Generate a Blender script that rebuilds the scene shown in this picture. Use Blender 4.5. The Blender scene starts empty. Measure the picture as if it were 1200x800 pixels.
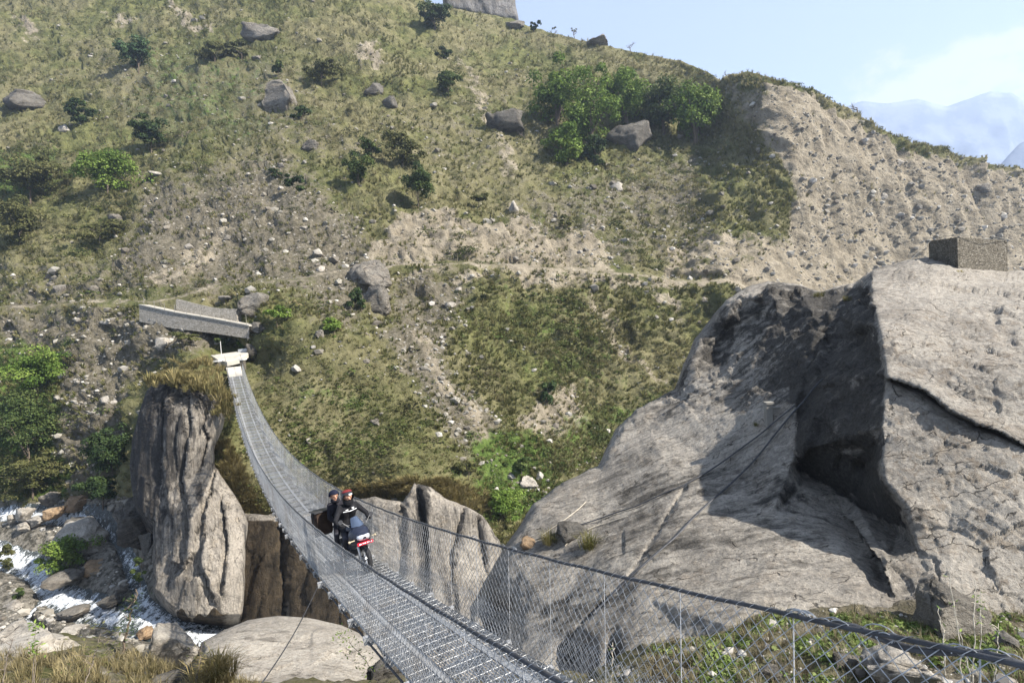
import bpy, bmesh, math, random
import numpy as np
from mathutils import Vector, Matrix, geometry
random.seed(7); rng = np.random.default_rng(7)
SC = bpy.context.scene
COL = SC.collection
R = math.radians

# ---------------------------------------------------------------- camera
FPX = 620.0
PIT, ROLL = 0.041947, -0.060196
cp, sp, cr, sr = math.cos(PIT), math.sin(PIT), math.cos(ROLL), math.sin(ROLL)
AX = np.array([cr, sp*sr, cp*sr]); AU = np.array([-sr, sp*cr, cp*cr]); AF = np.array([0.0, cp, -sp])

def P(u, v, d):
    """world point seen at (u, v) of the 1200x800 view, d metres ahead of the camera"""
    u = np.asarray(u, float); v = np.asarray(v, float); d = np.asarray(d, float)
    x = (u-600.0)/FPX*d; y = (400.0-v)/FPX*d
    return x[..., None]*AX + y[..., None]*AU + d[..., None]*AF

def V3(u, v, d): return Vector(P(u, v, d))

cam = bpy.data.cameras.new('camera'); camo = bpy.data.objects.new('camera', cam); COL.objects.link(camo)
cam.sensor_width = 36; cam.sensor_fit = 'HORIZONTAL'; cam.lens = 36*FPX/1200; cam.clip_start = 0.05; cam.clip_end = 20000
M = Matrix.Identity(4)
for i in range(3):
    M[i][0] = AX[i]; M[i][1] = AU[i]; M[i][2] = -AF[i]
camo.matrix_world = M
SC.camera = camo

# ---------------------------------------------------------------- noise
def _hash(ix, iy, iz, seed):
    h = (ix*374761393 + iy*668265263 + iz*2147483647 + seed*1274126177) & 0xffffffff
    h = ((h ^ (h >> 13))*1274126177) & 0xffffffff
    h = ((h ^ (h >> 16))*2246822519) & 0xffffffff
    return h ^ (h >> 15)
def noise3(p, seed=0):
    p = np.asarray(p, float); i = np.floor(p).astype(np.int64); f = p-i
    w = f*f*f*(f*(f*6-15)+10)
    out = 0
    for dx in (0, 1):
        wx = w[..., 0] if dx else 1-w[..., 0]
        for dy in (0, 1):
            wy = w[..., 1] if dy else 1-w[..., 1]
            for dz in (0, 1):
                wz = w[..., 2] if dz else 1-w[..., 2]
                h = _hash(i[..., 0]+dx, i[..., 1]+dy, i[..., 2]+dz, seed)
                gx = (h & 1023)/511.5-1; gy = ((h >> 10) & 1023)/511.5-1; gz = ((h >> 20) & 1023)/511.5-1
                out = out + wx*wy*wz*(gx*(f[..., 0]-dx)+gy*(f[..., 1]-dy)+gz*(f[..., 2]-dz))
    return out
def fbm(p, octv=4, seed=0, gain=0.5, ridged=False):
    s = 0; a = 1.0; t = 0; p = np.asarray(p, float)
    for o in range(octv):
        n = noise3(p, seed+o*17)
        if ridged: n = 0.5-np.abs(n)*1.6
        s = s+a*n; t += a; a *= gain; p = p*2.03+11.3
    return s/t
def facet(p, seed=0, jit=0.9, step=0.5):
    """piecewise planar offset: every cell of a jittered grid gets its own tilt and its own level"""
    p = np.asarray(p, float); i0 = np.floor(p).astype(np.int64); best = np.full(p.shape[:-1], 1e9); val = np.zeros(p.shape[:-1])
    for dx in (-1, 0, 1):
        for dy in (-1, 0, 1):
            for dz in (-1, 0, 1):
                c = i0+np.array([dx, dy, dz]); h = _hash(c[..., 0], c[..., 1], c[..., 2], seed); h2 = _hash(c[..., 0], c[..., 1], c[..., 2], seed+991)
                ft = c+0.5+jit*(np.stack([(h & 1023)/1023.0, ((h >> 10) & 1023)/1023.0, ((h >> 20) & 1023)/1023.0], -1)-0.5)
                r = p-ft; d = (r*r).sum(-1); t = np.stack([(h2 & 1023)/511.5-1, ((h2 >> 10) & 1023)/511.5-1, ((h2 >> 20) & 1023)/511.5-1], -1)
                m = d < best; best = np.where(m, d, best); val = np.where(m, (r*t).sum(-1)+step*t[..., 0], val)
    return val
def sstep(a, b, x):
    t = np.clip((np.asarray(x, float)-a)/(b-a), 0, 1); return t*t*(3-2*t)

# ---------------------------------------------------------------- mesh helpers
def mesh_np(name, verts, faces, mat=None, smooth=True, attrs=None):
    """faces: (n,3)/(n,4) array, or list of arrays"""
    me = bpy.data.meshes.new(name)
    verts = np.asarray(verts, np.float32)
    fl = faces if isinstance(faces, list) else [faces]
    fl = [np.asarray(f, np.int32) for f in fl if len(f)]
    loops = np.concatenate([f.ravel() for f in fl]); tot = np.concatenate([np.full(len(f), f.shape[1], np.int32) for f in fl])
    me.vertices.add(len(verts)); me.vertices.foreach_set('co', verts.ravel())
    me.loops.add(len(loops)); me.loops.foreach_set('vertex_index', loops)
    me.polygons.add(len(tot)); st = np.concatenate([[0], np.cumsum(tot)[:-1]]).astype(np.int32)
    me.polygons.foreach_set('loop_start', st); me.polygons.foreach_set('loop_total', tot)
    me.polygons.foreach_set('use_smooth', np.full(len(tot), smooth, bool))
    if attrs:
        for k, a in attrs.items():
            a = np.asarray(a, np.float32)
            if a.ndim == 1:
                at = me.attributes.new(k, 'FLOAT', 'POINT'); at.data.foreach_set('value', a)
            else:
                at = me.attributes.new(k, 'FLOAT_COLOR', 'POINT')
                at.data.foreach_set('color', np.concatenate([a, np.ones((len(a), 1), np.float32)], 1).ravel())
    me.update(calc_edges=True)
    if mat: me.materials.append(mat)
    return me
def link(name, me, parent=None):
    o = bpy.data.objects.new(name, me); COL.objects.link(o)
    if parent: o.parent = parent
    return o
def tag(o, label=None, cat=None, group=None, kind=None):
    if label: o['label'] = label
    if cat: o['category'] = cat
    if group: o['group'] = group
    if kind: o['kind'] = kind
    return o
def empty(name, loc=(0, 0, 0), rz=0.0):
    o = bpy.data.objects.new(name, None); COL.objects.link(o); o.location = loc; o.rotation_euler = (0, 0, rz); o.empty_display_size = 0.2
    return o

class MB:
    """collects quads/tris as numpy lists and links them as one mesh object"""
    def __init__(s): s.v = []; s.f4 = []; s.f3 = []; s.n = 0
    def add(s, v, f4=None, f3=None):
        v = np.asarray(v, float).reshape(-1, 3)
        if f4 is not None and len(f4): s.f4.append(np.asarray(f4, int)+s.n)
        if f3 is not None and len(f3): s.f3.append(np.asarray(f3, int)+s.n)
        s.v.append(v); s.n += len(v); return s
    def box(s, c, size, rot=None):
        c = np.array(c, float); h = np.array(size, float)/2
        v = np.array([[x, y, z] for x in (-1, 1) for y in (-1, 1) for z in (-1, 1)], float)*h
        if rot is not None: v = v @ np.array(rot).T
        return s.add(v+c, [[0, 1, 3, 2], [4, 6, 7, 5], [0, 4, 5, 1], [2, 3, 7, 6], [0, 2, 6, 4], [1, 5, 7, 3]])
    def frame_box(s, o, ax, ay, az):
        """box from corner o with edge vectors"""
        o, ax, ay, az = (np.array(t, float) for t in (o, ax, ay, az))
        v = np.array([o+i*ax+j*ay+k*az for i in (0, 1) for j in (0, 1) for k in (0, 1)])
        return s.add(v, [[0, 1, 3, 2], [4, 6, 7, 5], [0, 4, 5, 1], [2, 3, 7, 6], [0, 2, 6, 4], [1, 5, 7, 3]])
    def tube(s, pts, r, n=6, caps=True):
        pts = np.asarray(pts, float); m = len(pts)
        r = np.broadcast_to(np.asarray(r, float), (m,))
        t = np.gradient(pts, axis=0); t /= np.linalg.norm(t, axis=1)[:, None]+1e-12
        ref = np.array([0, 0, 1.0]); a = np.cross(t, ref)
        bad = np.linalg.norm(a, axis=1) < 0.15
        a[bad] = np.cross(t[bad], np.array([1.0, 0, 0]))
        a /= np.linalg.norm(a, axis=1)[:, None]; b = np.cross(t, a)
        ang = np.linspace(0, 2*np.pi, n, endpoint=False)
        v = pts[:, None, :]+r[:, None, None]*(np.cos(ang)[None, :, None]*a[:, None, :]+np.sin(ang)[None, :, None]*b[:, None, :])
        i = np.arange(m-1)[:, None]*n; j = np.arange(n)[None, :]; k = (j+1) % n
        f = np.stack([i+j, i+k, i+n+k, i+n+j], -1).reshape(-1, 4)
        s.add(v.reshape(-1, 3), f)
        if caps and n > 2:
            c0 = np.arange(n); base = s.n-m*n
            for cidx, rev in ((0, True), ((m-1)*n, False)):
                ctr = pts[0] if cidx == 0 else pts[-1]
                ring = base+cidx+c0
                s.v.append(ctr[None, :]); ci = s.n; s.n += 1
                s.f3.append(np.stack([np.full(n, ci), ring[::-1] if rev else ring, np.roll(ring[::-1] if rev else ring, -1)], 1))
        return s
    def bars(s, A, B, r, n=3):
        """many straight bars at once"""
        A = np.asarray(A, float); B = np.asarray(B, float); m = len(A)
        t = B-A; t /= np.linalg.norm(t, axis=1)[:, None]+1e-12
        ref = np.where(np.abs(t[:, 2:3]) > 0.9, np.array([[1.0, 0, 0]]), np.array([[0, 0, 1.0]]))
        a = np.cross(t, ref); a /= np.linalg.norm(a, axis=1)[:, None]; b = np.cross(t, a)
        ang = np.linspace(0, 2*np.pi, n, endpoint=False)+0.4
        off = r*(np.cos(ang)[None, :, None]*a[:, None, :]+np.sin(ang)[None, :, None]*b[:, None, :])
        v = np.concatenate([A[:, None, :]+off, B[:, None, :]+off], 1)
        i = np.arange(m)[:, None]*2*n; j = np.arange(n)[None, :]; k = (j+1) % n
        return s.add(v.reshape(-1, 3), np.stack([i+j, i+k, i+n+k, i+n+j], -1).reshape(-1, 4))
    def lathe(s, prof, c, axis=(0, 0, 1), n=16):
        """prof: (radius, height) list"""
        ax = Vector(axis).normalized(); q = Vector((0, 0, 1)).rotation_difference(ax).to_matrix(); q = np.array(q)
        ang = np.linspace(0, 2*np.pi, n, endpoint=False); m = len(prof)
        v = np.array([[r*np.cos(t), r*np.sin(t), h] for r, h in prof for t in ang]) @ q.T+np.array(c, float)
        i = np.arange(m-1)[:, None]*n; j = np.arange(n)[None, :]; k = (j+1) % n
        return s.add(v, np.stack([i+j, i+k, i+n+k, i+n+j], -1).reshape(-1, 4))
    def mesh(s, name, mat, smooth=False, attrs=None):
        fl = []
        if s.f4: fl.append(np.concatenate(s.f4))
        if s.f3: fl.append(np.concatenate(s.f3))
        return mesh_np(name, np.concatenate(s.v), fl, mat, smooth, attrs)
    def build(s, name, mat, parent=None, smooth=False, attrs=None):
        return link(name, s.mesh(name, mat, smooth, attrs), parent)

def rbf(pts, smooth=0.0, logd=True):
    pts = np.array(pts, float); xy = pts[:, :2]/400.0; d = np.log(pts[:, 2]) if logd else pts[:, 2]
    n = len(xy); r = np.linalg.norm(xy[:, None]-xy[None], axis=2)
    K = np.where(r > 0, r*r*np.log(r+1e-12), 0)+np.eye(n)*smooth
    Pm = np.concatenate([np.ones((n, 1)), xy], 1)
    A = np.block([[K, Pm], [Pm.T, np.zeros((3, 3))]])
    w = np.linalg.solve(A, np.concatenate([d, np.zeros(3)]))
    def f(u, v):
        u = np.asarray(u, float); sh = u.shape
        q = np.stack([u.ravel(), np.asarray(v, float).ravel()], 1)/400.0
        out = np.zeros(len(q))
        for a in range(0, len(q), 20000):
            qq = q[a:a+20000]; rr = np.linalg.norm(qq[:, None]-xy[None], axis=2)
            out[a:a+20000] = np.where(rr > 0, rr*rr*np.log(rr+1e-12), 0) @ w[:n]+w[n]+qq @ w[n+1:]
        return (np.exp(out) if logd else out).reshape(sh)
    return f
def poly_sd(u, v, poly):
    """signed distance (inside positive) to a polygon in view pixels"""
    poly = np.array(poly, float); sh = np.shape(u)
    q = np.stack([np.ravel(u), np.ravel(v)], 1).astype(float)
    A = poly; B = np.roll(poly, -1, 0); dmin = np.full(len(q), 1e9); ins = np.zeros(len(q), bool)
    for a, b in zip(A, B):
        ab = b-a; t = np.clip(((q-a) @ ab)/(ab @ ab+1e-9), 0, 1)
        dmin = np.minimum(dmin, np.linalg.norm(q-a-t[:, None]*ab, axis=1))
        c = ((a[1] > q[:, 1]) != (b[1] > q[:, 1]))
        with np.errstate(divide='ignore', invalid='ignore'):
            x = (b[0]-a[0])*(q[:, 1]-a[1])/(b[1]-a[1]+1e-12)+a[0]
        ins ^= c & (q[:, 0] < x)
    return np.where(ins, dmin, -dmin).reshape(sh)
def line_d(u, v, line):
    """distance to a polyline, and the signed side"""
    line = np.array(line, float); q = np.stack([np.ravel(u), np.ravel(v)], 1).astype(float)
    best = np.full(len(q), 1e9); side = np.zeros(len(q))
    for a, b in zip(line[:-1], line[1:]):
        ab = b-a; t = np.clip(((q-a) @ ab)/(ab @ ab+1e-9), 0, 1)
        dv = q-a-t[:, None]*ab; d = np.linalg.norm(dv, axis=1); m = d < best
        best = np.where(m, d, best); side = np.where(m, np.sign(ab[0]*dv[:, 1]-ab[1]*dv[:, 0]), side)
    return best.reshape(np.shape(u)), side.reshape(np.shape(u))
def vnormals(v, faces):
    n = np.zeros_like(v)
    for f in (faces if isinstance(faces, list) else [faces]):
        a, b, c = v[f[:, 0]], v[f[:, 1]], v[f[:, 2]]
        fn = np.cross(b-a, c-a)
        for k in range(f.shape[1]): np.add.at(n, f[:, k], fn)
    return n/(np.linalg.norm(n, axis=1)[:, None]+1e-12)
def resample(line, step):
    line = np.array(line, float); out = [line[0]]
    for a, b in zip(line[:-1], line[1:]):
        k = max(1, int(np.ceil(np.linalg.norm(b-a)/step)))
        for i in range(1, k+1): out.append(a+(b-a)*i/k)
    return np.array(out)
def jag(line, step, amp, seed=0):
    q = resample(line, step); n = noise3(np.stack([q[:, 0]/14, q[:, 1]/14, np.full(len(q), seed*3.7)], 1), seed)
    m = noise3(np.stack([q[:, 0]/14+40, q[:, 1]/14, np.full(len(q), seed*3.7)], 1), seed+5)
    q[1:-1, 0] += n[1:-1]*amp; q[1:-1, 1] += m[1:-1]*amp
    return q
def tri_region(outline, step, creases=(), jitter=0.3):
    """triangulates the outline (view pixels) finely; returns uv, faces, boundary index list"""
    ol = np.array(outline, float); nb = len(ol)
    lo, hi = ol.min(0), ol.max(0)
    gu, gv = np.meshgrid(np.arange(lo[0], hi[0], step), np.arange(lo[1], hi[1], step))
    g = np.stack([gu.ravel(), gv.ravel()], 1)+rng.uniform(-jitter, jitter, (gu.size, 2))*step
    sd = poly_sd(g[:, 0], g[:, 1], ol); g = g[sd > step*0.6]
    extra = []; eds = [(i, (i+1) % nb) for i in range(nb)]; k = nb
    for c in creases:
        c = resample(c, step)
        keep = np.ones(len(g), bool)
        d, _ = line_d(g[:, 0], g[:, 1], c); g = g[d > step*0.55]
        eds += [(k+i, k+i+1) for i in range(len(c)-1)]; extra.append(c); k += len(c)
    pts = np.concatenate([ol]+extra+[g])
    vs, es, fs, ov, oe, of = geometry.delaunay_2d_cdt([Vector(p) for p in pts], eds, [], 1, 1e-4)
    uv = np.array([tuple(q) for q in vs]); F = np.array([tuple(f) for f in fs if len(f) == 3], int)
    # outward facing the camera
    a, b, c = uv[F[:, 0]], uv[F[:, 1]], uv[F[:, 2]]
    ar = (b[:, 0]-a[:, 0])*(c[:, 1]-a[:, 1])-(b[:, 1]-a[:, 1])*(c[:, 0]-a[:, 0])
    F[ar > 0] = F[ar > 0][:, ::-1]
    return uv, F
def boundary_edges(F):
    e = np.concatenate([F[:, [0, 1]], F[:, [1, 2]], F[:, [2, 0]]]); 
    key = np.sort(e, 1); _, inv, cnt = np.unique(key, axis=0, return_inverse=True, return_counts=True)
    return e[cnt[inv.ravel()] == 1]
def add_skirt(V, F, back):
    """closes a relief at its rim with walls running back along the given vector(s)"""
    e = boundary_edges(F); ids = np.unique(e); mp = {int(i): k for k, i in enumerate(ids)}
    n = len(V); rim = V[ids]; ctr = rim.mean(0)
    vs = [V]; fs = []; prev = ids
    for sc, mul in ((0.97, 0.5), (0.85, 1.0)):
        nv = ctr+(rim-ctr)*sc+np.array(back)*mul; vs.append(nv)
        cur = np.arange(len(ids))+n; n += len(ids)
        a = np.array([mp[int(x)] for x in e[:, 0]]); b = np.array([mp[int(x)] for x in e[:, 1]])
        fs.append(np.stack([prev[a], cur[a], cur[b]], 1)); fs.append(np.stack([prev[a], cur[b], prev[b]], 1)); prev = cur
    return np.concatenate(vs), np.concatenate([F]+fs), ids
HAZE = 2.6e-4
# ---------------------------------------------------------------- materials
class NT:
    def __init__(s, name, rough=0.9, spec=0.25):
        s.m = bpy.data.materials.new(name); s.m.use_nodes = True; s.t = s.m.node_tree; s.t.nodes.clear()
        s.out = s.n('ShaderNodeOutputMaterial'); s.b = s.n('ShaderNodeBsdfPrincipled')
        s.l(s.b.outputs[0], s.out.inputs[0]); s.b.inputs['Roughness'].default_value = rough
        s.b.inputs['Specular IOR Level'].default_value = spec
    def n(s, t, **k):
        x = s.t.nodes.new(t)
        for a, b in k.items(): setattr(x, a, b)
        return x
    def l(s, a, b): s.t.links.new(a, b)
    def set(s, inp, v):
        if hasattr(v, 'is_output'): s.l(v, inp)
        elif isinstance(v, (tuple, list)): inp.default_value = (*v, 1) if len(v) == 3 and inp.type == 'RGBA' else v
        else: inp.default_value = v
    def pos(s, scale=(1, 1, 1), rot=(0, 0, 0)):
        g = s.n('ShaderNodeNewGeometry'); mp = s.n('ShaderNodeMapping')
        s.l(g.outputs['Position'], mp.inputs[0]); mp.inputs['Scale'].default_value = scale; mp.inputs['Rotation'].default_value = rot
        return mp.outputs[0]
    def obj(s, scale=(1, 1, 1), rot=(0, 0, 0)):
        g = s.n('ShaderNodeTexCoord'); mp = s.n('ShaderNodeMapping')
        s.l(g.outputs['Object'], mp.inputs[0]); mp.inputs['Scale'].default_value = scale; mp.inputs['Rotation'].default_value = rot
        return mp.outputs[0]
    def noise(s, vec, scale, detail=6, rough=0.6, dist=0.0):
        x = s.n('ShaderNodeTexNoise'); s.l(vec, x.inputs['Vector']); x.inputs['Scale'].default_value = scale
        x.inputs['Detail'].default_value = detail; x.inputs['Roughness'].default_value = rough; x.inputs['Distortion'].default_value = dist
        return x.outputs[0]
    def voro(s, vec, scale, feature='F1', out='Distance'):
        x = s.n('ShaderNodeTexVoronoi'); x.feature = feature; s.l(vec, x.inputs['Vector']); x.inputs['Scale'].default_value = scale
        return x.outputs[out]
    def ramp(s, fac, a, b, lo=0.0, hi=1.0):
        x = s.n('ShaderNodeMapRange'); x.interpolation_type = 'SMOOTHSTEP'; s.l(fac, x.inputs[0])
        x.inputs[1].default_value = a; x.inputs[2].default_value = b; x.inputs[3].default_value = lo; x.inputs[4].default_value = hi
        return x.outputs[0]
    def mix(s, fac, a, b, mode='MIX'):
        x = s.n('ShaderNodeMix'); x.data_type = 'RGBA'; x.blend_type = mode; x.clamp_factor = True
        s.set(x.inputs[0], fac); s.set(x.inputs[6], a); s.set(x.inputs[7], b); return x.outputs[2]
    def math(s, op, a, b=0.0, clamp=False):
        x = s.n('ShaderNodeMath'); x.operation = op; x.use_clamp = clamp; s.set(x.inputs[0], a); s.set(x.inputs[1], b); return x.outputs[0]
    def attr(s, name, out='Fac'):
        x = s.n('ShaderNodeAttribute'); x.attribute_name = name; return x.outputs[out]
    def col(s, c): s.set(s.b.inputs['Base Color'], c); return s
    def bump(s, h, strength=0.5, dist=0.1, prev=None):
        x = s.n('ShaderNodeBump'); x.inputs['Strength'].default_value = strength; x.inputs['Distance'].default_value = dist
        s.l(h, x.inputs['Height'])
        if prev is not None: s.l(prev, x.inputs['Normal'])
        s.l(x.outputs[0], s.b.inputs['Normal']); return x.outputs[0]

def plain(name, c, rough=0.6, metal=0.0, spec=0.4, var=0.15, scale=6.0):
    t = NT(name, rough, spec); t.b.inputs['Metallic'].default_value = metal
    f = t.noise(t.obj(), scale, 5)
    a = tuple(x*(1-var) for x in c); b = tuple(min(1, x*(1+var)) for x in c)
    t.col(t.mix(t.ramp(f, 0.3, 0.7), a, b)); return t.m

MAT = {}
# hillside: masks grass (g), soil (s), track (r) and scree (c) are painted as ground cover on the mesh
t = NT('hill_ground', 0.95, 0.1)
p = t.pos()
n1 = t.noise(p, 0.05, 8, 0.62); n2 = t.noise(p, 0.35, 8, 0.66); n3 = t.noise(p, 1.6, 7, 0.7)
g1 = t.mix(t.ramp(n2, 0.35, 0.68), (0.105, 0.097, 0.046), (0.185, 0.166, 0.090))
g2 = t.mix(t.ramp(n2, 0.4, 0.62), (0.072, 0.078, 0.028), (0.135, 0.134, 0.052))
gr = t.mix(t.ramp(n1, 0.42, 0.6), g1, g2)
gr = t.mix(t.math('MULTIPLY', t.ramp(n3, 0.52, 0.72), 0.65), gr, (0.048, 0.045, 0.024))
so = t.mix(t.ramp(n2, 0.3, 0.7), (0.175, 0.147, 0.104), (0.295, 0.255, 0.190))
so = t.mix(t.math('MULTIPLY', t.ramp(n3, 0.5, 0.7), 0.5), so, (0.105, 0.088, 0.062))
vs = t.noise(t.pos((1, 1, 0.07)), 0.55, 7, 0.7, 0.3); so = t.mix(t.math('MULTIPLY', t.ramp(vs, 0.48, 0.66), 0.55), so, (0.125, 0.106, 0.078)); so = t.mix(t.math('MULTIPLY', t.ramp(vs, 0.42, 0.30), 0.4), so, (0.36, 0.325, 0.26))
sc = t.mix(t.ramp(n3, 0.35, 0.65), (0.082, 0.072, 0.048), (0.165, 0.145, 0.108))
sc = t.mix(t.ramp(t.voro(p, 0.9), 0.06, 0.22), (0.30, 0.275, 0.235), sc)
def edge(att, lo=0.32, hi=0.62):
    a = t.attr(att); m = t.math('ADD', a, t.math('MULTIPLY', t.math('SUBTRACT', n2, 0.5), 1.3))
    m = t.math('ADD', m, t.math('MULTIPLY', t.math('SUBTRACT', n3, 0.5), 0.6))
    return t.ramp(m, lo, hi)
c = t.mix(edge('scree'), gr, sc)
c = t.mix(edge('soil'), c, so)
grn = t.mix(t.ramp(n3, 0.4, 0.6), (0.045, 0.075, 0.016), (0.10, 0.14, 0.035))
c = t.mix(edge('green'), c, grn)
c = t.mix(edge('wet'), c, t.mix(t.ramp(n3, 0.4, 0.6), (0.06, 0.055, 0.042), (0.22, 0.20, 0.165)))
t.col(c)
h = t.math('ADD', t.math('MULTIPLY', n2, 1.0), t.math('MULTIPLY', n3, 0.45))
t.bump(h, 0.9, 1.1)
MAT['hill'] = t.m

def rock_mat(name, pale, mid, dark, streak_rot=(0, 0, 0), streak=(1, 1, 8), scale=1.0, warm=(0.24, 0.19, 0.13), bump=0.8, dark_amt=0.6, grain=False):
    t = NT(name, 0.88, 0.2)
    p = t.pos((scale, scale, scale)); ps = t.pos(tuple(scale*x for x in streak), streak_rot)
    if grain: ps = t.attr('grain', 'Vector')
    a = t.noise(p, 0.35, 8, 0.65); b = t.noise(p, 1.8, 9, 0.72); s = t.noise(ps, 0.55, 8, 0.68, 0.4); f = t.noise(p, 9.0, 6, 0.75)
    s2 = t.noise(ps, 2.6, 7, 0.7, 0.5)
    c = t.mix(t.ramp(a, 0.36, 0.62), mid, pale)
    c = t.mix(t.math('MULTIPLY', t.ramp(s2, 0.47, 0.36), 0.7), c, tuple(min(.7, x*1.15) for x in pale))
    c = t.mix(t.math('MULTIPLY', t.ramp(b, 0.48, 0.68), 0.5), c, warm)
    c = t.mix(t.math('MULTIPLY', t.math('MULTIPLY', t.ramp(s, 0.47, 0.66), dark_amt), t.math('SUBTRACT', 1.0, t.attr('mottle'), True)), c, dark)
    c = t.mix(t.math('MULTIPLY', t.ramp(f, 0.50, 0.64), 0.62), c, tuple(x*0.55 for x in mid))
    c = t.mix(t.math('MULTIPLY', t.ramp(f, 0.45, 0.34), 0.5), c, tuple(min(.75, x*1.25) for x in pale))
    c = t.mix(t.math('MULTIPLY', t.math('MULTIPLY', t.ramp(s2, 0.52, 0.64), dark_amt*0.8), t.math('SUBTRACT', 1.0, t.attr('mottle'), True)), c, dark)
    mo = t.attr('mottle'); pt_ = t.noise(p, 3.4, 6, 0.75, 0.8); c = t.mix(t.math('MULTIPLY', mo, t.ramp(pt_, 0.52, 0.62, 0, 0.75)), c, tuple(x*0.72 for x in warm)); c = t.mix(t.math('MULTIPLY', mo, t.ramp(pt_, 0.45, 0.36, 0, 0.6)), c, tuple(min(.8, x*1.12) for x in pale))
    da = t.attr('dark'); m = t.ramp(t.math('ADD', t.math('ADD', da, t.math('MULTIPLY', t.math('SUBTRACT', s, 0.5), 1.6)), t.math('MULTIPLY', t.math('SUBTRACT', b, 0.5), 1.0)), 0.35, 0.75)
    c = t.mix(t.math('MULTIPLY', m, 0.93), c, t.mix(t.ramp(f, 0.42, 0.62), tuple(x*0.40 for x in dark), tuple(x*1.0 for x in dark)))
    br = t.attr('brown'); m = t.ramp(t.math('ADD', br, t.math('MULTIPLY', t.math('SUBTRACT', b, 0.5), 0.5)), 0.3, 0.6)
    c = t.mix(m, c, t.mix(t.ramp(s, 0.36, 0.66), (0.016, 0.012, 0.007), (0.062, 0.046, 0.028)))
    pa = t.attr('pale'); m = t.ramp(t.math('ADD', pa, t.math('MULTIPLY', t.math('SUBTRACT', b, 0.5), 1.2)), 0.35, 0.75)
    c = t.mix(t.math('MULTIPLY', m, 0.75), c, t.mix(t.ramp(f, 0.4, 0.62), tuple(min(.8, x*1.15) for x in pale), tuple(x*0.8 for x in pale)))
    t.col(c)
    f2 = t.noise(p, 26.0, 5, 0.7)
    wq = t.n('ShaderNodeVectorMath', operation='ADD'); nc = t.n('ShaderNodeTexNoise'); t.l(p, nc.inputs['Vector']); nc.inputs['Scale'].default_value = 1.6; nc.inputs['Detail'].default_value = 6; t.l(ps, wq.inputs[0]); t.l(nc.outputs['Color'], wq.inputs[1])
    vr = t.voro(wq.outputs[0], 0.75, 'DISTANCE_TO_EDGE'); ck = t.math('MULTIPLY', t.ramp(vr, 0.022, 0.004), t.ramp(b, 0.47, 0.58))
    c = t.mix(t.math('MULTIPLY', ck, 0.8), c, tuple(x*0.35 for x in dark))
    c2 = t.mix(t.math('MULTIPLY', t.ramp(f2, 0.56, 0.72), 0.5), c, tuple(x*0.4 for x in mid)); c2 = t.mix(t.math('MULTIPLY', t.ramp(f2, 0.40, 0.28), 0.4), c2, tuple(min(.8, x*1.3) for x in pale))
    t.col(c2)
    h = t.math('ADD', t.math('ADD', t.math('MULTIPLY', b, 0.8), t.math('ADD', t.math('MULTIPLY', s, 0.7), t.math('MULTIPLY', s2, 0.5))), t.math('ADD', t.math('MULTIPLY', f, 0.35), t.math('MULTIPLY', f2, 0.12)))
    h = t.math('SUBTRACT', h, t.math('MULTIPLY', ck, 0.35)); t.bump(h, bump, 0.34/scale)
    return t.m
MAT['slab'] = rock_mat('slab_rock', (0.37, 0.335, 0.282), (0.215, 0.194, 0.164), (0.062, 0.057, 0.050), (0.25, 0.3, 0.55), (0.35, 2.6, 2.6), 1.1, (0.25, 0.20, 0.145), 0.8, 0.62, True)
MAT['pillar'] = rock_mat('pillar_rock', (0.32, 0.285, 0.236), (0.175, 0.155, 0.128), (0.045, 0.041, 0.037), (0, 0, 0), (3.2, 3.2, 0.07), 0.7, (0.24, 0.19, 0.125), 0.7, 0.85)
MAT['boulder'] = rock_mat('boulder_rock', (0.40, 0.365, 0.31), (0.26, 0.235, 0.20), (0.12, 0.108, 0.092), (0.3, 0.5, 0), (1, 3, 1), 0.9, (0.27, 0.22, 0.16), 0.7, 0.4)
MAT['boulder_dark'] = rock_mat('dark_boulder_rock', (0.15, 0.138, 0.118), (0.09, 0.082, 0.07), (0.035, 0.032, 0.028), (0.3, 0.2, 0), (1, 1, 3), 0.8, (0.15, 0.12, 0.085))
MAT['boulder_brown'] = rock_mat('brown_boulder_rock', (0.36, 0.26, 0.16), (0.22, 0.15, 0.09), (0.10, 0.07, 0.045), (0.3, 0.2, 0), (1, 1, 3), 0.9, (0.25, 0.14, 0.06), 0.7, 0.4)
MAT['boulder_far'] = rock_mat('hill_boulder_rock', (0.27, 0.245, 0.205), (0.165, 0.148, 0.122), (0.06, 0.054, 0.046), (0.2, 0.3, 0), (1, 1, 2.5), 0.35, (0.25, 0.20, 0.145), 0.9, 0.5)
MAT['crag'] = rock_mat('crag_rock', (0.20, 0.19, 0.18), (0.13, 0.124, 0.118), (0.05, 0.048, 0.046), (0.1, 0.1, 0), (1.5, 1.5, 0.4), 0.15)

def tinted(name, rough=0.9, trans=0.25):
    """leaf or stone material coloured by the mesh attribute tint"""
    t = NT(name, rough, 0.15); c = t.attr('tint', 'Color'); t.col(c)
    if trans:
        tr = t.n('ShaderNodeBsdfTranslucent'); t.l(c, tr.inputs[0]); mx = t.n('ShaderNodeMixShader'); mx.inputs[0].default_value = trans
        t.l(t.b.outputs[0], mx.inputs[1]); t.l(tr.outputs[0], mx.inputs[2]); t.l(mx.outputs[0], t.out.inputs[0])
    return t.m
MAT['leaf'] = tinted('leaves', 0.7, 0.28)
MAT['grass'] = tinted('grass_blades', 0.85, 0.3)
MAT['stones'] = tinted('scree_stones', 0.95, 0)
MAT['bark'] = plain('bark', (0.12, 0.095, 0.07), 0.95, 0, 0.1, 0.4, 8)
MAT['deadwood'] = plain('bare_branches', (0.17, 0.14, 0.11), 0.95, 0, 0.1, 0.3, 8)
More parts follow.
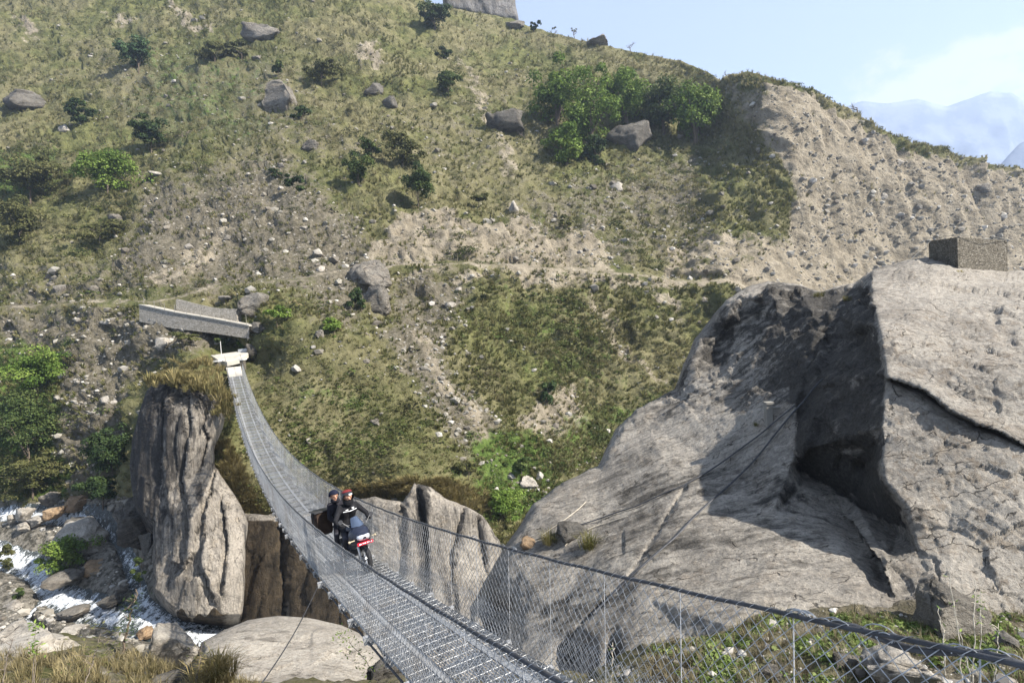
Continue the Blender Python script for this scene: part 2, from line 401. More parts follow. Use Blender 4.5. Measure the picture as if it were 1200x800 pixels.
def concrete(name, c):
    t = NT(name, 0.9, 0.2); p = t.pos(); a = t.noise(p, 0.8, 8, 0.7); b = t.noise(p, 7, 6, 0.7)
    k = t.mix(t.ramp(a, 0.35, 0.65), tuple(x*0.78 for x in c), c); k = t.mix(t.math('MULTIPLY', t.ramp(b, 0.5, 0.7), 0.35), k, tuple(x*0.6 for x in c))
    t.col(k); t.bump(b, 0.3, 0.03); return t.m
MAT['concrete'] = concrete('concrete', (0.46, 0.425, 0.36))
MAT['white_paint'] = concrete('whitewash', (0.6, 0.59, 0.56))
def masonry(name, ca, cb, joint, scale):
    t = NT(name, 0.95, 0.15); p = t.pos((scale, scale, scale*1.7))
    e = t.voro(p, 1.0, 'DISTANCE_TO_EDGE'); ccol = t.voro(p, 1.0, 'F1', 'Color'); b = t.noise(t.pos(), 5, 6, 0.7)
    sepn = t.n('ShaderNodeSeparateColor'); t.l(ccol, sepn.inputs[0])
    k = t.mix(sepn.outputs[0], ca, cb); k = t.mix(t.math('MULTIPLY', t.ramp(b, 0.45, 0.7), 0.4), k, tuple(x*0.6 for x in ca))
    m = t.ramp(e, 0.0, 0.09); k = t.mix(m, joint, k); t.col(k)
    t.bump(t.math('ADD', m, t.math('MULTIPLY', b, 0.5)), 1.0, 0.06); return t.m
MAT['masonry'] = masonry('dry_stone_masonry', (0.13, 0.113, 0.086), (0.21, 0.19, 0.152), (0.075, 0.065, 0.05), 7.5)
MAT['wall_stone'] = masonry('retaining_wall_stone', (0.28, 0.255, 0.21), (0.42, 0.385, 0.33), (0.15, 0.135, 0.11), 4.5)
MAT['galv'] = plain('galvanised_steel', (0.46, 0.47, 0.48), 0.5, 0.55, 0.5, 0.2, 9)
MAT['wire'] = plain('mesh_wire', (0.40, 0.405, 0.405), 0.5, 0.45, 0.5, 0.25, 5)
MAT['deck'] = plain('deck_steel', (0.34, 0.345, 0.345), 0.5, 0.35, 0.5, 0.3, 2.5)
def weathered(name, c, rough, metal, rust, amt):
    t = NT(name, rough, 0.5); t.b.inputs['Metallic'].default_value = metal; p = t.pos(); a = t.noise(p, 0.9, 7, 0.7); b = t.noise(p, 14, 5, 0.7)
    k = t.mix(t.ramp(b, 0.35, 0.65), tuple(x*0.72 for x in c), tuple(x*1.15 for x in c)); k = t.mix(t.math('MULTIPLY', t.ramp(a, 0.46, 0.68), amt), k, rust); t.col(k); return t.m
MAT['wire'] = weathered('mesh_wire_worn', (0.40, 0.405, 0.405), 0.55, 0.4, (0.20, 0.165, 0.125), 0.55)
MAT['deck'] = weathered('deck_steel_worn', (0.34, 0.345, 0.345), 0.55, 0.3, (0.17, 0.145, 0.115), 0.65)
MAT['cable'] = plain('tarred_cable', (0.055, 0.056, 0.06), 0.6, 0.3, 0.4, 0.3, 12)
MAT['beam'] = plain('beam_steel', (0.40, 0.40, 0.40), 0.55, 0.4, 0.4, 0.35, 6)
MAT['rope'] = plain('pale_rope', (0.52, 0.46, 0.36), 0.9, 0, 0.1, 0.2, 10)
MAT['black_rubber'] = plain('black_rubber', (0.025, 0.025, 0.026), 0.8, 0, 0.3, 0.2, 10)
MAT['black_plastic'] = plain('black_plastic', (0.03, 0.03, 0.033), 0.45, 0, 0.5, 0.2, 10)
MAT['bike_blue'] = plain('dark_blue_lacquer', (0.012, 0.015, 0.028), 0.25, 0, 0.6, 0.15, 5)
MAT['bike_black'] = plain('black_lacquer', (0.018, 0.018, 0.02), 0.28, 0, 0.6, 0.15, 5)
MAT['bike_red'] = plain('red_lacquer', (0.55, 0.012, 0.03), 0.3, 0, 0.5, 0.1, 5)
MAT['bike_silver'] = plain('silver_lacquer', (0.55, 0.56, 0.58), 0.3, 0.4, 0.5, 0.1, 5)
MAT['chrome'] = plain('bright_metal', (0.6, 0.6, 0.6), 0.3, 0.9, 0.5, 0.1, 5)
MAT['screen'] = plain('tinted_screen', (0.05, 0.07, 0.11), 0.15, 0, 0.8, 0.1, 5)
MAT['white'] = plain('white_print', (0.78, 0.78, 0.76), 0.5, 0, 0.4, 0.05, 5)
MAT['amber'] = plain('cream_glove', (0.5, 0.42, 0.28), 0.6, 0, 0.4, 0.1, 5)
MAT['jacket'] = plain('black_jacket', (0.013, 0.013, 0.015), 0.85, 0, 0.15, 0.35, 9)
MAT['jacket_navy'] = plain('dark_jacket', (0.016, 0.015, 0.019), 0.85, 0, 0.15, 0.3, 9)
MAT['trousers'] = plain('dark_trousers', (0.035, 0.035, 0.042), 0.85, 0, 0.2, 0.3, 9)
MAT['skin'] = plain('skin', (0.42, 0.22, 0.14), 0.55, 0, 0.4, 0.1, 12)
MAT['hair'] = plain('black_hair', (0.02, 0.016, 0.014), 0.6, 0, 0.4, 0.2, 20)
MAT['helmet_red'] = plain('red_helmet_shell', (0.14, 0.014, 0.012), 0.3, 0, 0.5, 0.1, 5)
MAT['cap_blue'] = plain('navy_cloth', (0.007, 0.009, 0.022), 0.85, 0, 0.2, 0.2, 10)
MAT['box_brown'] = plain('brown_bag_cloth', (0.035, 0.022, 0.015), 0.85, 0, 0.2, 0.3, 12)
# water
t = NT('stream_water', 0.12, 0.5); p = t.pos(); ff = t.attr('foam')
n = t.noise(t.pos((1, 0.5, 1), (0, 0, 0.5)), 1.6, 9, 0.72, 1.2); n4 = t.noise(p, 7.0, 7, 0.75, 0.8)
m = t.ramp(t.math('ADD', ff, t.math('ADD', t.math('MULTIPLY', t.math('SUBTRACT', n, 0.5), 3.0), t.math('MULTIPLY', t.math('SUBTRACT', n4, 0.5), 1.5))), 0.42, 0.85)
t.col(t.mix(m, t.mix(t.ramp(n, 0.4, 0.6), (0.035, 0.042, 0.04), (0.10, 0.115, 0.115)), t.mix(t.ramp(n4, 0.4, 0.6), (0.42, 0.46, 0.50), (0.80, 0.82, 0.84))))
t.l(t.ramp(m, 0, 1, 0.1, 0.8), t.b.inputs['Roughness']); t.bump(t.math('ADD', n, n4), 0.6, 0.3)
MAT['water'] = t.m
# far mountains
t = NT('mountain_rock', 0.95, 0.1); p = t.pos(); a = t.noise(p, 0.012, 9, 0.65); b = t.attr('snow')
m = t.ramp(t.math('ADD', b, t.math('MULTIPLY', t.math('SUBTRACT', a, 0.5), 1.8)), 0.4, 0.6)
t.col(t.mix(m, t.mix(t.ramp(a, 0.4, 0.6), (0.08, 0.10, 0.14), (0.14, 0.16, 0.20)), (0.75, 0.77, 0.8)))
MAT['mountain'] = t.m
MAT['old_concrete'] = concrete('weathered_concrete', (0.24, 0.225, 0.195))
MAT['path_concrete'] = concrete('path_concrete', (0.36, 0.335, 0.285))
# ---------------------------------------------------------------- sun, sky, air
SUN = Vector((0.70, -0.26, 0.665)).normalized()
el = math.asin(SUN.z); rot = math.atan2(SUN.x, SUN.y)
w = bpy.data.worlds.new('World'); SC.world = w; w.use_nodes = True; nt = w.node_tree; nt.nodes.clear()
o_ = nt.nodes.new('ShaderNodeOutputWorld'); bg = nt.nodes.new('ShaderNodeBackground'); bg.inputs[1].default_value = 0.078
sky = nt.nodes.new('ShaderNodeTexSky'); sky.sky_type = 'NISHITA'; sky.sun_disc = False
sky.sun_elevation = el; sky.sun_rotation = rot; sky.altitude = 2000; sky.air_density = 1.0; sky.dust_density = 1.6; sky.ozone_density = 1.0
def wn(t, **k):
    x = nt.nodes.new(t)
    for a, b in k.items(): setattr(x, a, b)
    return x
# cumulus over the far mountains: a patch of direction space broken up by noise
tc = wn('ShaderNodeTexCoord'); mp = wn('ShaderNodeMapping'); nt.links.new(tc.outputs['Generated'], mp.inputs[0]); mp.inputs['Scale'].default_value = (1, 1, 1.7)
nz = wn('ShaderNodeTexNoise'); nz.inputs['Scale'].default_value = 9; nz.inputs['Detail'].default_value = 9; nz.inputs['Roughness'].default_value = 0.62
nt.links.new(mp.outputs[0], nz.inputs[0])
cd = P(1150, 95, 1.0); cd = cd/np.linalg.norm(cd)
def wmath(op, a, b):
    x = wn('ShaderNodeMath', operation=op)
    for i, q in enumerate((a, b)):
        if hasattr(q, 'is_output'): nt.links.new(q, x.inputs[i])
        else: x.inputs[i].default_value = q
    return x.outputs[0]
sx = wn('ShaderNodeVectorMath', operation='SUBTRACT'); nt.links.new(tc.outputs['Generated'], sx.inputs[0]); sx.inputs[1].default_value = tuple(cd)
sc_ = wn('ShaderNodeVectorMath', operation='MULTIPLY'); nt.links.new(sx.outputs[0], sc_.inputs[0]); sc_.inputs[1].default_value = (1/0.17, 1/0.17, 1/0.055)
ln = wn('ShaderNodeVectorMath', operation='LENGTH'); nt.links.new(sc_.outputs[0], ln.inputs[0])
msk = wmath('SUBTRACT', wmath('ADD', 1.0, wmath('MULTIPLY', wmath('SUBTRACT', nz.outputs[0], 0.5), 4.0)), ln.outputs['Value'])
mr = wn('ShaderNodeMapRange', interpolation_type='SMOOTHSTEP'); nt.links.new(msk, mr.inputs[0]); mr.inputs[1].default_value = -0.1; mr.inputs[2].default_value = 0.55; mr.inputs[4].default_value = 0.65
cm = wn('ShaderNodeMix', data_type='RGBA'); nt.links.new(mr.outputs[0], cm.inputs[0]); pm = wn('ShaderNodeMix', data_type='RGBA'); pm.inputs[0].default_value = 0.74; nt.links.new(sky.outputs[0], pm.inputs[6]); pm.inputs[7].default_value = (2.55, 3.1, 4.15, 1); nt.links.new(pm.outputs[2], cm.inputs[6]); cm.inputs[7].default_value = (4.1, 4.05, 4.4, 1)
nt.links.new(cm.outputs[2], bg.inputs[0]); nt.links.new(bg.outputs[0], o_.inputs[0])
sl = bpy.data.lights.new('sun', 'SUN'); sl.energy = 5.0; sl.angle = R(0.53); sl.color = (1.0, 0.945, 0.865)
so_ = bpy.data.objects.new('sun', sl); COL.objects.link(so_); so_.rotation_euler = SUN.to_track_quat('Z', 'Y').to_euler()
SC.view_settings.view_transform = 'Standard'; SC.view_settings.look = 'None'; SC.view_settings.gamma = 1; SC.view_settings.use_curve_mapping = False
SC.view_settings.exposure = 1.54

# ---------------------------------------------------------------- hillside
HP = [(-200,0,190),(-200,200,130),(-200,350,95),(-200,450,80),(-200,560,70),(-200,620,62),(-200,700,50),
(0,0,185),(0,100,150),(0,200,120),(0,300,96),(0,370,82),(0,430,74),(0,500,68),(0,560,65),(0,600,62),(0,660,55),(0,720,47),
(100,0,185),(100,100,150),(120,195,118),(120,300,92),(100,355,78),(100,400,72),(100,460,66),(100,540,62),(100,600,60),(100,660,53),(100,740,42.5),
(220,740,41.5),(330,780,39),(200,-140,250),(-200,-150,260),
(250,0,180),(250,100,142),(250,200,110),(250,300,85),(180,352,73),(290,375,68),(230,385,67),(270,407,68.5),(248,412,67.5),(290,408,68.5),(262,398,68.5),(330,340,72),(300,355,70),
(200,430,61.5),(150,440,66.5),(150,500,61.5),(230,440,53),(250,470,51.5),(275,425,65.5),(255,424,63.5),(275,440,60.5),(286,452,57.5),(285,470,54),(292,500,50.5),(275,560,47.2),(330,400,61),(400,0,175),(400,100,138),(400,200,108),(400,290,86),(400,325,78),(435,335,76),(420,380,66),(420,430,60),(420,500,55),(420,560,51),(480,580,49),
(290,640,52),(340,640,53),(340,720,52),(430,640,53),(480,640,52),(560,700,52),(330,450,57),(300,500,52),(300,560,49),(540,570,50),(500,500,55),(520,430,63),(500,350,76),(500,312,83),(500,250,96),
(600,15,205),(550,100,150),(550,200,116),(600,310,84),(600,380,74),(600,450,66),(580,520,58),(600,590,54),(620,640,50),(560,640,48),
(650,320,84),(680,400,76),(680,480,68),(660,540,60),(700,200,124),(700,100,152),(700,55,175),(740,330,86),(760,400,80),(780,460,76),(700,560,64),
(800,90,158),(800,200,125),(800,280,100),(800,330,88),(830,400,84),(860,330,90),(850,92,146),(868,90,140),(850,140,137),(880,88,131),
(905,150,117),(905,120,121),(915,200,113),(910,300,104),(960,115,127),(1000,138,130),(1000,170,125),(1000,250,120),(1000,320,115),(1100,180,134),(1100,200,131),(1100,250,127),(1100,320,122),
(1200,205,142),(1200,300,135),(1400,235,162),(1400,330,142),(900,400,88),(1100,420,100),(1400,440,125)]
Dhill = rbf(HP, 0.0015)
SKY = np.array([(-250,-160),(200,-140),(380,-90),(450,-30),(500,3),(520,8),(560,15),(600,22),(620,31),(660,42),(700,52),(740,60),(800,72),(830,85),(845,95),(855,90),(875,84),(890,87),(920,98),(960,115),(1000,138),(1030,158),(1070,170),(1110,180),(1150,190),(1200,202),(1300,225),(1450,258)], float)
nu, nv = 640, 310
us = np.linspace(-210, 1420, nu)
vsky = np.interp(us, SKY[:, 0], SKY[:, 1]); vsky = vsky+1.6*noise3(np.stack([us/9, us*0, us*0+3], 1))+0.8*noise3(np.stack([us/3.1, us*0, us*0+7], 1))
vbot = np.interp(us, [-210, 330, 420, 560, 640, 760, 900, 1420], [800, 800, 770, 740, 660, 560, 480, 480])
tt = np.linspace(0, 1, nv)**0.97
U = np.repeat(us[:, None], nv, 1); VV = vsky[:, None]+(vbot-vsky)[:, None]*tt[None, :]
TRK = np.array([(-250,378),(100,354),(165,353),(200,349),(250,335),(330,328),(390,320),(470,312),(560,310),(700,318),(850,336),(1000,350)], float)
vt = np.interp(U, TRK[:, 0], TRK[:, 1])
Dh = Dhill(U, VV)
fade = sstep(-300, -100, U)*sstep(900, 820, U)
Dh = Dh+fade*2.4*sstep(-1.5, 4.5, vt-VV)*sstep(90, 20, vt-VV)
MASK = {}
wp = P(U, VV, Dh); U0, VV0 = U, VV
UM = U+fade.clip(0.4, 1)*(46*fbm(wp*0.05, 4, 201, 0.6)+26*fbm(wp*0.22, 3, 203, 0.6)); VM = VV+34*fbm(wp*0.05, 4, 205, 0.6)+22*fbm(wp*0.22, 3, 207, 0.6)
def soft(poly, w=8.0, warp=True):
    w = w*1.7 if warp else w
    return sstep(-w, w, poly_sd(UM if warp else U, VM if warp else VV, poly))
def softl(line, r, w=3.0):
    a_, b_ = (UM, VM) if r > 3 else (U, VV)
    d, _ = line_d(a_, b_, line); return sstep(r+w*2, r-w, d)
soil = np.zeros_like(U)
for a, q in [(0.7, [(12,18),(35,20),(38,50),(20,55)]), (0.7, [(120,16),(150,18),(150,32),(125,32)]), (0.7, [(412,52),(438,50),(440,75),(410,75)]),
             (0.72, [(470,252),(520,244),(560,268),(610,245),(640,270),(700,262),(720,300),(660,312),(560,308),(440,305)]),
             (0.7, [(640,450),(685,440),(690,500),(640,510),(600,500)]), (0.6, [(590,300),(690,290),(760,330),(600,322)]),
             (1.0, [(893,95),(925,112),(962,130),(1060,180),(1200,212),(1420,262),(1420,480),(1000,480),(850,345),(850,330),(925,280),(915,200),(898,160)]),
             (0.55, [(855,96),(905,108),(910,170),(880,160)]),
             (0.6, [(780,290),(920,280),(920,345),(780,332)])]:
    soil = np.maximum(soil, a*soft(q, 6))
for a, l_, r in [(0.65, [(205,5),(220,20),(238,38)], 5), (0.6, [(690,345),(730,400),(775,450)], 6), (0.5, [(760,340),(800,380)], 5),
                 (0.62, TRK, 1.2), (0.6, [(470,320),(600,318),(850,345)], 5), (0.6, [(500,400),(545,480),(600,560)], 8), (0.5, [(180,330),(230,300),(260,270)], 8),
                 (0.5, [(600, 245),(585,300)], 8), (0.5, [(675,265),(700,320)], 7), (0.5, [(540,60),(600,200)], 6)]:
    soil = np.maximum(soil, a*softl(l_, r, 3 if r > 3 else 1.5))
# grass turf lies along the top of the cut cliff
turf = sstep(1.0, 0.0, (VV-np.interp(U, SKY[:, 0], SKY[:, 1]))/np.interp(U, [860, 905, 950, 1010, 1100, 1200], [2, 16, 20, 16, 9, 5]))*sstep(860, 890, U)
soil = soil*(1-turf)
scree = np.maximum.reduce([0.85*soft([(170,215),(330,185),(420,250),(470,305),(460,330),(420,400),(330,330),(170,345),(0,370),(0,330),(120,320)], 40),
    0.9*soft([(80,362),(240,385),(260,412),(190,425),(150,450),(150,500),(110,580),(60,580),(75,460),(60,410),(0,405),(0,372)], 14),
    0.7*soft([(470,318),(560,320),(530,410),(600,520),(650,600),(600,600),(500,480),(455,400)], 14),
    0.35*soft([(440,120),(640,60),(620,240),(480,230)], 30), 0.5*soft([(580,230),(830,160),(850,330),(600,310)], 22),
    0.45*soft([(60,30),(330,40),(450,180),(300,220),(150,180)], 40), 0.6*soft([(300,335),(400,322),(470,318),(440,345),(300,350)], 6)])
green = np.maximum.reduce([0.6*soft([(-60,165),(70,170),(80,240),(-60,250)], 15), 0.75*soft([(545,510),(640,500),(650,610),(560,620)], 14),
    0.5*soft([(640,490),(800,450),(740,520),(660,570)], 12), 0.7*soft([(-200,400),(85,405),(80,590),(-200,600)], 16), 0.4*soft([(130,20),(330,40),(330,200),(120,180)], 40),
    0.35*soft([(560,320),(690,320),(760,470),(620,470)], 25), 0.3*soft([(300,420),(440,430),(560,560),(310,560)], 25)])
wet = soft([(-300,592),(155,584),(185,640),(200,700),(300,740),(420,760),(420,900),(-300,900)], 7, False)
green = green*(1-wet); scree = scree*(1-wet)
H3 = P(U, VV, Dh)
F_ = (np.arange(nu-1)[:, None]*nv+np.arange(nv-1)[None, :]); F_ = np.stack([F_, F_+1, F_+nv+1, F_+nv], -1).reshape(-1, 4)
hv = H3.reshape(-1, 3)
nrm = vnormals(hv, F_); nrm *= np.sign((nrm*-hv).sum(1))[:, None]
q = hv
s_ = soil.ravel(); c_ = scree.ravel(); w_ = wet.ravel()
amp = (1-0.75*w_)*sstep(38, 80, np.linalg.norm(hv, axis=1))
near_br = sstep(0, 30, np.hypot(U.ravel()-272, (VV.ravel()-428)*1.2)-6)   # keep the landing flat
cliff = soft([(850,90),(900,95),(1420,262),(1420,480),(1000,480),(800,340),(840,200)], 14, False).ravel()
rill = 0.42*fbm(np.stack([q[:, 0]*0.30, q[:, 1]*0.30, q[:, 2]*0.015], 1), 4, 9, 0.55, True)+1.7*fbm(np.stack([q[:, 0]*0.11, q[:, 1]*0.11, q[:, 2]*0.012], 1), 3, 19, 0.5, True)+0.10*facet(q*np.array([0.30, 0.30, 0.03]), 3)
dis = amp*near_br*(1-0.65*cliff*s_)*(3.4*fbm(q*0.055, 5, 1, 0.5)+2.3*fbm(q*np.array([0.2, 0.2, 0.34]), 4, 2, 0.6)+0.6*fbm(q*0.95, 3, 4, 0.6)+0.8*np.clip(facet(q*np.array([0.16, 0.16, 0.22]), 8), -0.7, 0.7)+0.3*np.clip(facet(q*0.5, 9), -0.7, 0.7))
dis = dis+near_br*cliff*(2.6*rill+0.45*fbm(q*0.6, 4, 33, 0.65))+near_br*amp*s_*(1-cliff)*1.3*fbm(np.stack([q[:, 0]*0.5, q[:, 1]*0.5, q[:, 2]*0.15], 1), 4, 12, 0.55, True)
edge_fade = np.repeat(np.ones(nu)[:, None], nv, 1); edge_fade[:, :4] = np.array([0.15, 0.4, 0.7, 0.9]); dis = dis*edge_fade.ravel()
# the road bench stays level
bench = (sstep(7, 2, np.abs(VV-vt))*fade).ravel(); dis = dis*(1-0.75*bench)
hv = hv+nrm*dis[:, None]
# stream channels
CH = [([(-260,600),(-60,618),(40,662),(62,690),(100,708),(150,718),(200,734),(245,742),(330,768),(430,800)], 24), ([(-260,590),(0,596),(60,602),(110,604),(142,628),(150,648),(157,672),(168,700),(205,728),(245,742)], 12),
      ([(60,690),(30,720),(60,745),(140,742),(200,740)], 5)]
chan = np.zeros_like(U)
for l_, r in CH:
    d, _ = line_d(U, VV, l_); chan = np.maximum(chan, np.exp(-(d/r)**2))
hv[:, 2] -= (chan.ravel()*1.5-0.35)*w_+0
hv[:, 2] += 0.9*w_*np.maximum(0, fbm(q*0.5, 4, 21, 0.6))*(1-0.9*chan.ravel())
# far side falls away behind the skyline
ridge = hv.reshape(nu, nv, 3)[:, 0]; back = []; 
for k, (dd, dz) in enumerate([(6, 0.3), (16, -2.0), (40, -12), (90, -45)]): back.append(ridge+np.array([0.0, dd, dz]))
bv = np.stack(back, 1).reshape(-1, 3); base = len(hv); idx = np.concatenate([(np.arange(nu)*nv)[:, None], base+np.arange(nu)[:, None]*4+np.arange(4)[None]], 1)
F2 = np.stack([idx[:-1, :-1], idx[1:, :-1], idx[1:, 1:], idx[:-1, 1:]], -1).reshape(-1, 4)
z4 = np.zeros(len(bv)); allv = np.concatenate([hv, bv])
hill = link('hillside', mesh_np('hillside', allv, np.concatenate([F_, F2]), MAT['hill'], True,
    {'soil': np.concatenate([s_, z4]), 'scree': np.concatenate([c_, z4]), 'green': np.concatenate([green.ravel(), z4]), 'wet': np.concatenate([w_, z4])}))
tag(hill, kind='structure')
HILL = dict(V=hv.reshape(nu, nv, 3), U=U, VV=VV, N=nrm.reshape(nu, nv, 3), soil=soil, scree=scree, green=green, wet=wet, chan=chan, turf=turf, cliff=cliff.reshape(nu, nv))
HN = vnormals(hv, F_); HN *= np.sign((HN*-hv).sum(1))[:, None]; HILL['N'] = HN.reshape(nu, nv, 3)
def hill_at(u, v):
    """point, normal of the hillside seen at (u, v)"""
    i = int(np.clip(np.searchsorted(us, u), 1, nu-1)); j = int(np.argmin(np.abs(VV[i]-v)))
    return HILL['V'][i, j], HILL['N'][i, j]
def hill_depth(u, v): return float(hill_at(u, v)[0] @ AF)

# ---------------------------------------------------------------- stream
wu = np.arange(-240, 440, 2.0); wv = np.arange(586, 800, 1.6)
WU, WV = np.meshgrid(wu, wv, indexing='ij'); WD = Dhill(WU, WV); w3 = P(WU, WV, WD)
ch = np.zeros_like(WU); fo = np.zeros_like(WU)
for l_, r in CH:
    d, _ = line_d(WU, WV, l_); ch = np.maximum(ch, np.exp(-(d/r)**2)); fo = np.maximum(fo, np.exp(-(d/(r*0.75))**2))
w3[..., 2] += -0.42+0.22*fbm(w3*np.array([1.2, 1.2, 1.2]), 4, 51, 0.6)+0.26*fo*fbm(w3*1.6, 3, 55, 0.65)+0.05*fbm(w3*4.5, 3, 57, 0.7)
fo = fo*np.interp(WU, [-240, 90, 120, 150, 170, 260, 440], [0.9, 0.95, 0.85, 0.5, 0.8, 1.0, 1.0])+0.10
fo *= 0.8; fo *= np.where((WV < 640) & (WU > 100) & (WU < 175), 0.55, 1.0)
keep = ch > 0.10
n0, n1_ = WU.shape; I = np.arange(n0-1)[:, None]*n1_+np.arange(n1_-1)[None]
k4 = keep[:-1, :-1] | keep[1:, :-1] | keep[1:, 1:] | keep[:-1, 1:]
FW = np.stack([I, I+1, I+n1_+1, I+n1_], -1)[k4]
used, inv = np.unique(FW, return_inverse=True)
tag(link('stream_water', mesh_np('stream_water', w3.reshape(-1, 3)[used], inv.reshape(-1, 4), MAT['water'], True, {'foam': fo.ravel()[used]})), kind='structure')

# ---------------------------------------------------------------- near bank
NB = [(-300,740,24),(0,742,22),(100,750,20.5),(200,800,17.5),(300,800,17),(450,795,14.5),(560,800,12),(640,795,10.5),(700,790,9.4),(800,772,9.2),(860,734,9.9),(960,718,10.3),(1100,712,10.4),(1200,735,9.6),(1400,740,9.2),
 (-300,1000,8),(0,1000,7),(300,1000,7.5),(600,1000,6),(900,1000,5),(1200,1000,4.7),(0,800,13),(100,800,13.2),(1000,790,7.9),(1200,790,7.4),(1100,760,8.6),(-200,1400,4),(600,1400,3.4),(1300,1400,3)]
Dnb = rbf(NB, 0.0005)
nbu = np.linspace(-320, 1480, 420); top = np.interp(nbu, [-320, 0, 110, 160, 250, 450, 560, 640, 700, 800, 860, 960, 1060, 1180, 1480], [738, 744, 748, 775, 800, 800, 802, 795, 785, 765, 733, 717, 709, 716, 722])
nr = 170; t2 = np.linspace(0, 1, nr)**1.6
NU_ = np.repeat(nbu[:, None], nr, 1); NV_ = top[:, None]+(1400-top)[:, None]*t2[None]
n3_ = P(NU_, NV_, Dnb(NU_, NV_)); nv_ = n3_.reshape(-1, 3)
I = np.arange(419)[:, None]*nr+np.arange(nr-1)[None]; FN = np.stack([I, I+1, I+nr+1, I+nr], -1).reshape(-1, 4)
nn = vnormals(nv_, FN); nn *= np.sign((nn*-nv_).sum(1))[:, None]
nv_ = nv_+nn*(0.5*fbm(nv_*0.7, 4, 61, 0.55)+0.16*fbm(nv_*3, 3, 62, 0.6))[:, None]
rd = nv_.reshape(420, nr, 3)[:, 0]; bk = np.stack([rd+np.array([0, a, b]) for a, b in ((0.8, -0.4), (2.0, -2.2), (3.5, -8))], 1)
base = len(nv_); idx = np.concatenate([(np.arange(420)*nr)[:, None], base+np.arange(420)[:, None]*3+np.arange(3)[None]], 1)
F2 = np.stack([idx[:-1, :-1], idx[1:, :-1], idx[1:, 1:], idx[:-1, 1:]], -1).reshape(-1, 4)
z4 = np.zeros(420*3)
sc_m = (0.5+0.3*sstep(950, 1150, NU_)).ravel()
nb = link('near_bank', mesh_np('near_bank', np.concatenate([nv_, bk.reshape(-1, 3)]), np.concatenate([FN, F2]), MAT['hill'], True,
    {'soil': np.concatenate([0*sc_m+0.1, z4]), 'scree': np.concatenate([sc_m, z4+0.5]), 'green': np.concatenate([0*sc_m+0.1, z4]), 'wet': np.concatenate([0*sc_m, z4])}))
tag(nb, kind='structure')
BANK = dict(V=nv_.reshape(420, nr, 3), U=NU_, VV=NV_, N=nn.reshape(420, nr, 3))

# ---------------------------------------------------------------- distant mountains
def mountain(name, prof, d, seed, snow_lo, snow_hi, depth):
    prof = np.array(prof, float); uu = np.arange(prof[0, 0], prof[-1, 0], 5.0); m = 46
    vt_ = np.interp(uu, prof[:, 0], prof[:, 1])+5*fbm(np.stack([uu/40, uu*0+seed, uu*0], 1), 4, seed)
    T = np.linspace(0, 1, m); dd = d*(1-depth*T)[None, :]*np.ones_like(uu)[:, None]
    vv = vt_[:, None]+(420-vt_)[:, None]*T[None]
    pv = P(np.repeat(uu[:, None], m, 1), vv, dd).reshape(-1, 3)
    rg = fbm(pv*0.011, 5, seed, 0.55, True); pv[:, 1] += rg*70*np.tile(sstep(0, 0.2, T), len(uu))
    sn = sstep(snow_hi, snow_lo, vv).ravel()
    bk = pv.reshape(len(uu), m, 3)[:, 0]+np.array([0, 120, -160]); base = len(pv)
    I = np.arange(len(uu)-1)[:, None]*m+np.arange(m-1)[None]; Fm = np.stack([I, I+1, I+m+1, I+m], -1).reshape(-1, 4)
    a = np.arange(len(uu)-1); F2 = np.stack([a*m, (a+1)*m, base+a+1, base+a], 1)
    o = link(name, mesh_np(name, np.concatenate([pv, bk]), np.concatenate([Fm, F2]), MAT['mountain'], True, {'snow': np.concatenate([sn, np.zeros(len(bk))])}))
    return tag(o, kind='structure')
mountain('mountain_range', [(560,170),(760,190),(860,165),(940,140),(985,128),(1010,118),(1040,122),(1075,116),(1110,124),(1140,116),(1160,108),(1185,108),(1215,128),(1260,116),(1330,150),(1450,170)], 2100, 71, 60, 135, 0.25)
mountain('mountain_spur', [(1120,260),(1150,222),(1175,190),(1195,168),(1230,150),(1300,120),(1400,100)], 1250, 77, 0, 1, 0.2)
